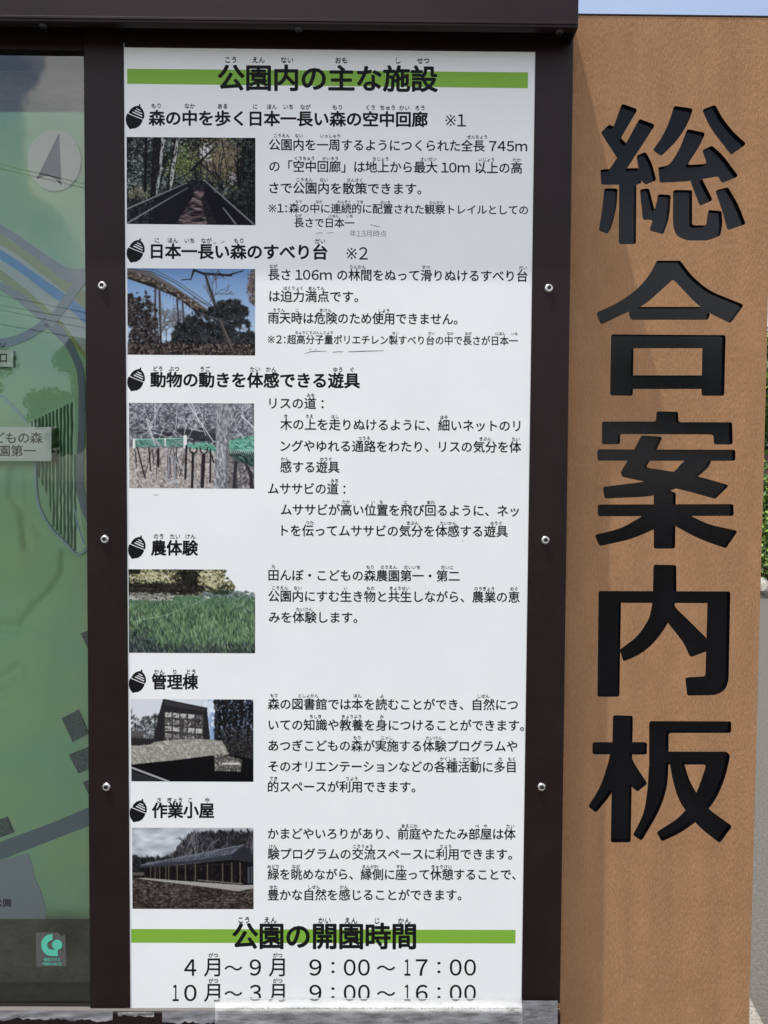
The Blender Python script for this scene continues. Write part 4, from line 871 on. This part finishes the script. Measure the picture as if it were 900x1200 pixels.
# keep one surface only so the pane reflects once and never refracts
gp = bpy.data.objects['glass_pane']; bm = bmesh.new(); bm.from_mesh(gp.data)
bmesh.ops.delete(bm, geom=[f for f in bm.faces if f.normal.y > -0.9], context='FACES'); bm.to_mesh(gp.data); bm.free()

# safety sticker on the glass
st = poly_prism('glass_sticker', [(42, 1094.5), (44, 1093.2), (68, 1093.2), (72, 1097), (76.5, 1095.5), (77.8, 1132), (44, 1132.8), (42.2, 1131)], YG - 0.0004, YG - 0.0001, M['stk'])
tag(st, 'small square grey and teal sticker on the glass below the relief map', 'sticker')
I = Ink()
ring = []
for i in range(15): a = R(-75 - 195 * i / 14); ring.append((60.5 + 12.3 * math.cos(a), 1107.3 + 12.8 * math.sin(a)))
ring = [(61.5, 1094.6)] + [(60.5 + 12.3 * math.cos(R(d)), 1107.5 + 12.8 * math.sin(R(d))) for d in range(-100, -271, -12)] + [(68, 1120.6), (67.5, 1113), (61, 1113)] + [(60.5 + 5.2 * math.cos(R(d)), 1107.5 + 5.4 * math.sin(R(d))) for d in range(-270, -99, 12)] + [(61.5, 1101.5)]
I.poly(ring); I.poly([(67 + 6 * math.cos(R(d)), 1107.2 + 6 * math.sin(R(d))) for d in range(0, 360, 18)])
I.line('強化ガラス', 51.5, 70.5, 1124.6, 4.2, .02, 2, 1124.6); I.line('飛散防止加工品', 50, 72, 1129.6, 3.6, .02, 2, 1129.6)
I.build('sticker_print', YG - 0.0007, M['teal'], st)

# ------------------------------------------------------------------ tape along the lower rail
def ragged(name, top, bot, x0, x1, ytop, ybot, Y, m, rag=2.0, step=3.0, wave=0.0015, seed=1, prof=None):
    g = random.Random(seed); V, Fc = [], []; n = int((x1 - x0) / step) + 1; rows = 7 if prof is None else 16
    tr = [g.uniform(-1, 1) for _ in range(n + 3)]; walk = 0
    for i in range(n):
        x = x0 + i * step; walk = walk * .8 + g.uniform(-1, 1) * rag
        for r in range(rows):
            t = r / (rows - 1); yt = ytop + (g.uniform(-.25, .25) if top else 0); yb = ybot + (walk if bot else 0)
            y = yt + (yb - yt) * t
            Yr = Y if not callable(prof) else prof(y)
            V.append(at(x, y, Yr + wave * math.sin(x * .09 + r * 1.3 + seed) * (0.2 + t) * .5))
    for i in range(n - 1):
        for r in range(rows - 1): a = i * rows + r; Fc.append((a, a + 1, a + rows + 1, a + rows))
    return pydata(name, V, Fc, m, None, True)
YR = YF - 0.0070
t1 = ragged('clear_tape', False, False, 252, 612, 1170.2, 1226, YR, M['tape'], 0, 3, 0.0004, 3, lambda y: YW - 0.0022 + (YR - YW) * min(1, max(0, (y - 1174.5) / 9.5)))
tag(t1, 'wide strip of milky clear tape across the lower edge of the white panel', 'tape')
mb = Ink(); g_ = random.Random(3)
x = 276
while x < 606:
    w = g_.uniform(.8, 3.2)
    if g_.random() < .75: mb.poly([(x, 1181 + g_.uniform(-.8, .8)), (x + w, 1181.2 + g_.uniform(-.8, .8)), (x + w * .6, 1182.4)])
    x += w + g_.uniform(.8, 4)
mb.build('trapped_dirt', YR - 0.0035, M['faint'], t1)
L, Rr = strip_pts([(252, 1170.4), (340, 1169.8), (450, 1170.2), (611, 1170)], 1.0); I = Ink(); I.poly([tuple(p) for p in L] + [tuple(p) for p in Rr[::-1]]); I.build('tape_edge', YW - 0.0034, M['white'], t1)
t2 = ragged('old_tape', False, True, -60, 134, 1184, 1195, YR + 0.0008, M['tape_old'], 1.5, 3, 0.001, 5)
tag(t2, 'torn grey tape on the lower rail under the relief map', 'tape')
t3 = ragged('old_tape', False, True, 190, 256, 1184, 1198, YR + 0.0006, M['tape_old'], 2.0, 3, 0.001, 8)
tag(t3, 'small torn dark grey tape remnant left of the milky clear tape', 'tape')
t4 = ragged('old_tape', False, False, 611.5, 656, 1172.5, 1230, YR + 0.0008, M['tape_old'], 1.5, 3, 0.001, 9)
tag(t4, 'grey wrinkled tape end on the foot of the right dark upright', 'tape')
t5 = ragged('tape_residue', True, True, 138, 182, 1185.5, 1190.5, YR + 0.0004, M['flake'], 1.2, 2.5, 0.0006, 12)
tag(t5, 'pale peeling tape residue on the rail below the left upright', 'tape')
I = Ink()
for pts, w in (([(588, 1188), (600, 1184), (612, 1190), (628, 1187), (640, 1186)], [1, 2.6, 1.4, 2.2, 1]), ([(596, 1195), (612, 1193), (626, 1195), (634, 1192), (654, 1197)], [1, 1.6, 2.6, 1.6, 1.2]), ([(640, 1183), (656, 1182)], 1.4)):
    scratch(I, pts, w)
I.build('crease', YR - 0.0022, M['flake'], t4)

# ================================================================== brown title slab with engraved characters
def fillet(pts, r, n=3):
    out = []; N = len(pts); P = [Vector(p) for p in pts]
    for i in range(N):
        p = P[i]; a = P[i - 1] - p; b = P[(i + 1) % N] - p; la, lb = a.length, b.length
        ang = a.angle(b) if la > 0 and lb > 0 else math.pi
        if ang > R(128):
            d = 0.46 * min(la, lb); d = min(d, 14)
            if ang > R(176) or d < 1.0: out.append(p); continue
            s, e = p + a.normalized() * d, p + b.normalized() * d
            for k in range(5): t = k / 4; out.append(s * (1 - t) ** 2 + p * 2 * t * (1 - t) + e * t * t)
            continue
        d = min(r / math.tan(ang / 2) if ang > .2 else r, la * .42, lb * .42, r * 1.3)
        s, e = p + a.normalized() * d, p + b.normalized() * d
        for k in range(n + 1):
            t = k / n; out.append(s * (1 - t) ** 2 + p * 2 * t * (1 - t) + e * t * t)
    return out
def cv(pts, sc, y0): return [(660 + x / sc, y0 + y / sc) for x, y in pts]
c1 = lambda p: cv(p, 3.75, 0); cB = lambda p: cv(p, 3.75, 290); cC = lambda p: cv(p, 3.75, 580); cD = lambda p: cv(p, 3.158, 820)
CH = [
 [c1(p) for p in (
  [(258, 455), (328, 480), (253, 607), (277, 628), (300, 660), (240, 700), (165, 582), (203, 547), (222, 556)],
  [(335, 522), (405, 548), (275, 748), (200, 748), (240, 690), (265, 650), (277, 628)],
  [(163, 745), (210, 742), (332, 738), (345, 803), (325, 812), (167, 812)],
  [(322, 684), (362, 667), (388, 712), (410, 792), (362, 812), (343, 795), (330, 738)],
  [(246, 795), (322, 795), (320, 1073), (244, 1073)],
  [(180, 828), (240, 828), (236, 905), (212, 1000), (195, 1028), (156, 1013), (172, 920)],
  [(337, 832), (377, 827), (402, 925), (418, 853), (473, 857), (466, 960), (440, 1030), (378, 1013), (395, 965), (350, 967), (343, 900)],
  [(487, 465), (572, 477), (545, 550), (495, 625), (430, 686), (393, 660), (430, 610), (465, 540)],
  [(610, 483), (668, 460), (700, 520), (752, 585), (806, 632), (738, 681), (690, 620), (645, 560)],
  [(545, 567), (626, 583), (600, 640), (545, 725), (632, 720), (610, 660), (655, 640), (700, 680), (771, 775), (697, 805), (680, 775), (560, 797), (424, 803), (417, 735), (465, 727), (510, 660)],
  [(557, 792), (610, 785), (658, 880), (600, 905)],
  [(483, 835), (567, 835), (567, 990), (628, 990), (638, 922), (697, 928), (700, 990), (690, 1035), (640, 1057), (540, 1057), (495, 1035), (482, 990)],
  [(668, 838), (724, 822), (768, 895), (803, 985), (722, 1012), (700, 930)])],
 [cB(p) for p in (
  [(412, 58), (515, 58), (560, 120), (640, 190), (795, 252), (735, 333), (650, 293), (590, 252), (483, 140), (355, 255), (270, 290), (165, 340), (145, 287), (240, 245), (330, 180), (380, 120)],
  [(296, 261), (640, 261), (645, 300), (635, 318), (300, 318), (289, 300), (290, 275)],
  [(210, 382), (714, 385), (713, 443), (210, 443)], [(210.5, 382.5), (310, 382.6), (306, 652), (206, 650)], [(612, 386), (713.6, 386), (708, 652), (608, 652)], [(290, 562), (630, 562), (630, 622), (290, 622)])],
 [cB(p) for p in (
  [(410, 720), (505, 722), (507, 768), (743, 768), (745, 866), (662, 866), (660, 822), (250, 820), (250, 865), (170, 865), (170, 765), (408, 765)],
  [(150, 887), (757, 889), (757, 938), (150, 937)],
  [(345, 826), (437, 832), (405, 900), (362, 967), (500, 988), (600, 1008), (730, 1045), (668, 1105), (560, 1075), (500, 1060), (260, 1008), (252, 988), (300, 910)],
  [(540, 925), (655, 925), (640, 965), (590, 1010), (500, 1060), (385, 1095), (182, 1103), (173, 1052), (330, 1033), (440, 1015), (490, 985)])] + [cC(p) for p in (
  [(398, -30), (450, -28), (495, -8), (492, 236), (398, 236)], [(152, 42), (748, 40), (750, 92), (152, 94)],
  [(412, 60), (412, 145), (300, 195), (160, 225), (137, 175), (250, 150), (345, 95), (380, 60)],
  [(480, 60), (530, 70), (565, 95), (640, 130), (768, 158), (715, 235), (600, 195), (480, 130)])],
 [cC(p) for p in (
  [(397, 306), (497, 308), (498, 470), (480, 495), (460, 568), (400, 650), (340, 700), (265, 733), (248, 680), (330, 620), (380, 540), (393, 470)],
  [(155, 422), (735, 424), (734, 476), (155, 474)], [(155.6, 422.5), (255, 422.6), (247, 887), (150, 887)],
  [(635, 424.5), (734.6, 424.6), (727, 820), (710, 860), (670, 880), (545, 882), (536, 802), (625, 797)],
  [(482, 470), (495, 497), (560, 560), (640, 640), (640, 684), (558, 714), (530, 650), (452, 552)])],
 [cD(p) for p in (
  [(184, 57), (258, 59), (250, 528), (176, 528)], [(108, 157), (310, 157), (310, 203), (108, 202)],
  [(190, 190), (200, 300), (178, 350), (122, 418), (92, 395), (140, 320), (170, 220), (175, 190)], [(235, 190), (248, 200), (265, 240), (312, 310), (275, 341), (240, 310)],
  [(318, 79), (622, 80), (622, 123), (390, 123), (390, 240), (385, 330), (352, 420), (290, 523), (258, 500), (300, 420), (312, 330), (318, 240)],
  [(380, 192), (605, 192), (618, 207), (600, 290), (560, 380), (500, 445), (440, 490), (365, 525), (345, 490), (440, 430), (495, 345), (530, 240), (380, 240)],
  [(393, 225), (445, 228), (470, 310), (530, 400), (626, 468), (580, 531), (500, 470), (430, 380), (405, 300)])],
]
pil = link('title_slab', None); pil.empty_display_size = .1
tag(pil, 'tall brown textured slab with five big black engraved characters beside the notice board', 'sign slab')
DEPTH = 0.0052
XL = at(640, 600, 0).x; XR = at(893.6, 600, 0).x; ZT = at(790, 19.5, 0).z
bm = bmesh.new(); box(bm, XL, XR, 0, 0.16, 0.0, ZT)
slab0 = bmo('slab_raw', bm, M['brown'])
cuts = []
for ci, strokes in enumerate(CH):
    for si, s in enumerate(strokes):
        pts = fillet(s, 2.9); e = 0.00002 * si
        a = [at(p[0], p[1], 0) for p in pts]; n = len(a)
        bm = bmesh.new(); f = [bm.verts.new((p.x, -0.01 - e, p.z)) for p in a]; k = [bm.verts.new((p.x, DEPTH, p.z)) for p in a]
        bm.faces.new(f); bm.faces.new(k[::-1])
        for i in range(n): bm.faces.new([f[i], k[i], k[(i + 1) % n], f[(i + 1) % n]])
        bmesh.ops.recalc_face_normals(bm, faces=bm.faces)
        cuts.append(bmo('cut', bm, M['engrave']))
for c in cuts:
    md = slab0.modifiers.new('b', 'BOOLEAN'); md.operation = 'DIFFERENCE'; md.solver = 'EXACT'; md.object = c
dg = bpy.context.evaluated_depsgraph_get(); dg.update()
me = bpy.data.meshes.new_from_object(slab0.evaluated_get(dg))
for c in cuts: bpy.data.objects.remove(c)
bpy.data.objects.remove(slab0)
def part_of(me, keep, name, m):
    bm = bmesh.new(); bm.from_mesh(me)
    bmesh.ops.delete(bm, geom=[f for f in bm.faces if not keep(f)], context='FACES')
    for f in bm.faces: f.material_index = 0; f.smooth = False
    out = bpy.data.meshes.new(name); bm.to_mesh(out); bm.free(); out.materials.clear(); out.materials.append(m)
    return link(name, out, pil)
rec = lambda f: 0.0002 < f.calc_center_median().y < DEPTH + 0.0005 and XL + .01 < f.calc_center_median().x < XR - .01
part_of(me, lambda f: not rec(f), 'slab', M['brown'])
lims = [0, 296, 478.5, 655, 834, 1010]
for k in range(5):
    z1, z0 = at(775, lims[k], 0).z, at(775, lims[k + 1], 0).z
    part_of(me, lambda f: rec(f) and z0 < f.calc_center_median().z <= z1, 'engraved_character', M['engrave'])
bm = bmesh.new(); box(bm, XL - .001, XR + 0.0008, -0.0005, 0.1605, ZT + 0.0002, ZT + 0.003, 0.0006, 1); bmo('top_cap', bm, M['frame'], pil)

# ================================================================== the ground and what stands on it
def sheet(name, pts, z, m, kind='structure'):
    o = pydata(name, [(x, y, z) for x, y in pts], [tuple(range(len(pts)))], m); o['kind'] = kind; return o
sheet('ground', [(-900, -900), (900, -900), (900, 1500), (-900, 1500)], 0.0, M['asphalt'])
sheet('pavement', [(-9, -9), (5, -9), (5, 0.6), (-9, 0.6)], 0.004, M['paving'])
# kerb running away behind the slab
def gpt(px, py, z=0.0):
    d = fwd + right * ((px - 450) / F) - up * ((py - 600) / F); t = (z - EYE.z) / d.z; return EYE + d * t
k0 = gpt(883, 1176, 0.12)
bm = bmesh.new()
P = [gpt(881.5, 1170, .12), gpt(899, 1204, .12)]
dr = (P[1] - P[0]); dr.z = 0; dr.normalize(); nrm = Vector((-dr.y, dr.x, 0))
if nrm.x > 0: nrm = -nrm
kq = [P[0] - dr * 0.2, P[0] + dr * 1.2, P[0] + dr * 1.2 + nrm * .15, P[0] - dr * .2 + nrm * .15]
kb = bmesh.new(); vs = [kb.verts.new((p.x, p.y, 0)) for p in kq] + [kb.verts.new((p.x, p.y, .12)) for p in kq]
for f in ((0, 1, 2, 3), (7, 6, 5, 4), (0, 4, 5, 1), (1, 5, 6, 2), (2, 6, 7, 3), (3, 7, 4, 0)): kb.faces.new([vs[i] for i in f])
bmesh.ops.recalc_face_normals(kb, faces=kb.faces); bmesh.ops.bevel(kb, geom=kb.edges[:], offset=.01, segments=2, affect='EDGES')
kerb = bmo('kerb', kb, M['kerb']); kerb['kind'] = 'structure'

def blob_mesh(r, seed, sub=2, sq=(1, 1, .7)):
    g = random.Random(seed); bm = bmesh.new(); bmesh.ops.create_icosphere(bm, subdivisions=sub, radius=r)
    ph = [g.uniform(0, 6) for _ in range(6)]
    for v in bm.verts:
        n = v.co.normalized(); k = 1 + .16 * math.sin(3 * n.x + ph[0]) + .14 * math.sin(4 * n.y + ph[1]) + .12 * math.sin(5 * n.z + ph[2]) + g.uniform(-.05, .05)
        v.co = Vector((v.co.x * k * sq[0], v.co.y * k * sq[1], v.co.z * k * sq[2]))
    return bm
# edging stones along the planting bed
bedd = gpt(900, 702).y
words = ['grey', 'pale', 'rounded', 'low', 'tall', 'flat', 'cracked', 'mossy', 'small', 'broad']
for i in range(6):
    x = gpt(880, 700).x - 0.8 + i * 0.46; r = random.uniform(.2, .3)
    o = bmo('edging_stone', blob_mesh(r, 100 + i, 2, (1, .8, .8)), M['stone']); o.location = (x, bedd + .2 + random.uniform(-.06, .06), .1)
    tag(o, 'pale rough edging stone, %s in the row before the green shrubs' % ('first behind the brown slab', 'second', 'third', 'fourth', 'fifth', 'last')[i], 'stone', 'edging stones in front of the planting bed')
sheet('planting_bed', [(-2, bedd + .3), (22, bedd + .3), (22, bedd + 6), (-2, bedd + 6)], 0.05, M['soil'])

def leaf_cloud(centers, n, size, seed, squash=0.85):
    """many small leaf quads around clump centres"""
    g = np.random.default_rng(seed); c = np.array(centers)   # x,y,z,r
    idx = g.integers(0, len(c), n); d = g.normal(size=(n, 3)); d /= np.linalg.norm(d, axis=1)[:, None]
    rad = c[idx, 3] * (g.random(n) ** .4); P = c[idx, :3] + d * rad[:, None] * np.array([1, 1, squash])
    a = g.normal(size=(n, 3)); a /= np.linalg.norm(a, axis=1)[:, None]; b = np.cross(a, g.normal(size=(n, 3))); b /= np.linalg.norm(b, axis=1)[:, None]
    s = size * g.uniform(.6, 1.3, n)[:, None]
    V = np.stack([P - a * s, P + b * s * .5, P + a * s, P - b * s * .5], 1).reshape(-1, 3)
    Fc = np.arange(n * 4).reshape(-1, 4)
    return V, Fc, g
def foliage(name, centers, n, size, seed, mats, parent=None):
    V, Fc, g = leaf_cloud(centers, n, size, seed)
    me = bpy.data.meshes.new(name); me.vertices.add(len(V)); me.vertices.foreach_set('co', V.ravel())
    me.loops.add(n * 4); me.loops.foreach_set('vertex_index', Fc.ravel().astype(np.int32)); me.polygons.add(n)
    me.polygons.foreach_set('loop_start', np.arange(0, n * 4, 4, dtype=np.int32)); 
    for m in mats: me.materials.append(m)
    me.update(calc_edges=True); me.validate()
    me.polygons.foreach_set('material_index', g.choice(len(mats), n, p=[.5, .25, .25][:len(mats)] if len(mats) == 3 else None).astype(np.int32)); me.update()
    return link(name, me, parent)
def tube(bm, p0, p1, r0, r1, n=8):
    z = (p1 - p0).normalized(); x = z.orthogonal().normalized(); y = z.cross(x)
    A = [bm.verts.new(p0 + (x * math.cos(2 * math.pi * i / n) + y * math.sin(2 * math.pi * i / n)) * r0) for i in range(n)]
    B = [bm.verts.new(p1 + (x * math.cos(2 * math.pi * i / n) + y * math.sin(2 * math.pi * i / n)) * r1) for i in range(n)]
    for i in range(n): f = bm.faces.new([A[i], A[(i + 1) % n], B[(i + 1) % n], B[i]]); f.smooth = True
    bm.faces.new(A[::-1]); bm.faces.new(B)
def shrub(x, y, r, h, seed, label, mats):
    g = random.Random(seed); root = empty('shrub', (x, y, .05), label, 'shrub', 'shrubs in the bed behind the slab')
    cs = [(g.uniform(-r, r) * .7, g.uniform(-r, r) * .6, g.uniform(.25, .9) * h, g.uniform(.2, .36) * r * 1.3) for _ in range(26)]
    foliage('foliage', cs, 6500, .045, seed, mats, root)
    bm = bmesh.new()
    for k in range(7): tube(bm, Vector((0, 0, 0)), Vector((g.uniform(-.6, .6) * r, g.uniform(-.5, .5) * r, h * g.uniform(.5, .85))), .03, .008, 6)
    bmo('stem', bm, M['bark'], root)
sx = gpt(893, 690).x
shrub(sx + .1, bedd + 1.1, .9, 1.15, 41, 'light green bushy shrub just past the right edge of the brown slab', [M['leafl'], M['leaf'], M['leafd']])
shrub(sx + 1.9, bedd + 1.2, .95, 1.4, 42, 'darker green shrub farther right along the planting bed', [M['leaf'], M['leafd'], M['leafl']])
shrub(sx - 1.8, bedd + 1.3, .9, 1.2, 43, 'green shrub hidden behind the brown slab', [M['leaf'], M['leafd'], M['leafl']])
shrub(sx + .5, bedd + 2.3, 1.0, 2.0, 44, 'tall yellow green shrub in the second row of the bed', [M['leafl'], M['leaf'], M['leafd']])

def tree(x, y, h, cr, seed, label, group):
    g = random.Random(seed); root = empty('broadleaf_tree', (x, y, 0), label, 'tree', group)
    bm = bmesh.new(); p = Vector((0, 0, 0)); pts = [p]
    for k in range(4): p = p + Vector((g.uniform(-.15, .15), g.uniform(-.15, .15), h * .16)); pts.append(p)
    for k in range(4): tube(bm, pts[k], pts[k + 1], .17 * (1 - k * .17) * h / 6, .17 * (1 - (k + 1) * .17) * h / 6, 10)
    bmo('trunk', bm, M['bark'], root); bm = bmesh.new(); cs = []
    for k in range(14):
        a = g.uniform(0, 6.28); q = pts[g.randint(2, 4)]; e = Vector((math.cos(a) * cr * g.uniform(.4, .95), math.sin(a) * cr * g.uniform(.4, .95), h * g.uniform(.5, .92)))
        tube(bm, q, e, .06, .015, 6)
        for _ in range(3): cs.append((e.x + g.uniform(-.6, .6), e.y + g.uniform(-.6, .6), e.z + g.uniform(-.5, .5), cr * g.uniform(.16, .3)))
    cs.append((0, 0, h * .9, cr * .35)); bmo('limbs', bm, M['bark'], root)
    foliage('crown', cs, 14000, .10, seed, [M['leaf'], M['leafd'], M['leafl']], root)
tr_names = ['short round green tree across the plaza, first of the row reflected in the glass', 'taller spreading green tree across the plaza beside the utility pole', 'narrow green tree across the plaza, third of the reflected row', 'wide low green tree at the far end of the reflected row', 'green tree across the plaza behind the reflected row']
for i, (x, y, h, cr) in enumerate(((-22, -24, 6.6, 2.9), (-14.5, -25, 5.6, 2.6), (-8.5, -24, 6.2, 2.3), (-2.5, -26, 5.2, 3.0), (-18, -29, 7.2, 3.2))):
    tree(x, y, h, cr, 60 + i, tr_names[i], 'trees across the plaza')
for i, (x, y, h, cr) in enumerate(((3.5, -23, 6.2, 3.0), (8.5, -24.5, 7.0, 3.2), (13.5, -23.5, 6.0, 3.0), (18.5, -25, 7.2, 3.4), (24, -24, 6.6, 3.2))):
    tree(x, y, h, cr, 80 + i, 'dense dark tree across the plaza opposite the brown slab, %s of five' % ('first', 'second', 'third', 'fourth', 'fifth')[i], 'trees opposite the brown slab')
tree(10.5, 17, 5.2, 2.4, 71, 'green tree behind the shrubs past the brown slab', 'trees behind the planting bed')

# utility poles and wires behind the viewer, seen mirrored in the glass
def pole(x, y, label):
    r = empty('utility_pole', (x, y, 0), label, 'utility pole', 'utility poles across the plaza')
    bm = bmesh.new(); tube(bm, Vector((0, 0, 0)), Vector((0, 0, 11)), .17, .11, 14); bmo('shaft', bm, M['pole'], r)
    for z in (9.4, 10.3): bm = bmesh.new(); box(bm, -.05, .05, -.8, .8, z, z + .09); bmo('crossarm', bm, M['pole'], r)
pole(-34, -17, 'grey concrete utility pole at the left end of the mirrored wires'); pole(14, -21, 'grey concrete utility pole at the right end of the mirrored wires')
def mirror(px, py, Yd):
    """world point at y = Yd whose mirror image in the glass shows at photo pixel px, py"""
    d = fwd + right * ((px - 450) / F) - up * ((py - 600) / F); t = (YG - EYE.y) / d.y; p = EYE + d * t; d.y = -d.y
    return p + d * ((Yd - p.y) / d.y)
for k, (y0, y1, lab) in enumerate(((192.5, 215, 'upper'), (197.5, 220, 'second'), (346, 366, 'third'), (357.5, 375, 'fourth'), (363, 384, 'fifth'), (380, 397, 'lowest'))):
    a = mirror(0, y0, -18); b = mirror(98, y1, -18.4); d = b - a
    A = a - d * 3.0; B = b + d * 8; bm = bmesh.new(); N = 20
    pr = A
    for i in range(1, N + 1):
        t = i / N; q = A.lerp(B, t); q.z -= 0.0; tube(bm, pr, q, .013, .013, 5); pr = q
    o = bmo('overhead_wire', bm, M['wire']); tag(o, 'black overhead wire mirrored in the glass, %s of the six' % lab, 'wire', 'overhead wires across the plaza')

# a dark house beyond the bed
def house(x, y):
    h = empty('house', (x, y, 0), 'far red brown walled house with pale base behind the shrubs', 'house')
    bm = bmesh.new(); box(bm, 0, 9, 0, 7, .5, 3.0); bmo('wall', bm, M['houseW'], h)
    bm = bmesh.new(); box(bm, -.05, 9.05, -.05, 7.05, 0, .497); bmo('base', bm, M['houseB'], h)
    bm = bmesh.new(); v = [bm.verts.new(c) for c in ((-.5, -.6, 2.95), (9.5, -.6, 2.95), (9.5, 7.6, 2.95), (-.5, 7.6, 2.95), (1.5, 3.5, 4.3), (7.5, 3.5, 4.3))]
    for f in ((0, 1, 5, 4), (1, 2, 5), (2, 3, 4, 5), (3, 0, 4), (3, 2, 1, 0)): bm.faces.new([v[i] for i in f])
    bmo('roof', bm, M['roof'], h)
    for k in range(3):
        bm = bmesh.new(); box(bm, 1 + k * 2.6, 2.5 + k * 2.6, -.06, .02, 1.0, 2.2, .01, 1); w = bmo('window', bm, M['houseB'], h)
        bm = bmesh.new(); box(bm, 1.08 + k * 2.6, 2.42 + k * 2.6, -.075, -.05, 1.08, 2.12); bmo('pane', bm, M['pane'], w)
    for c in h.children: pass
house(gpt(890, 610).x - 1, 26)
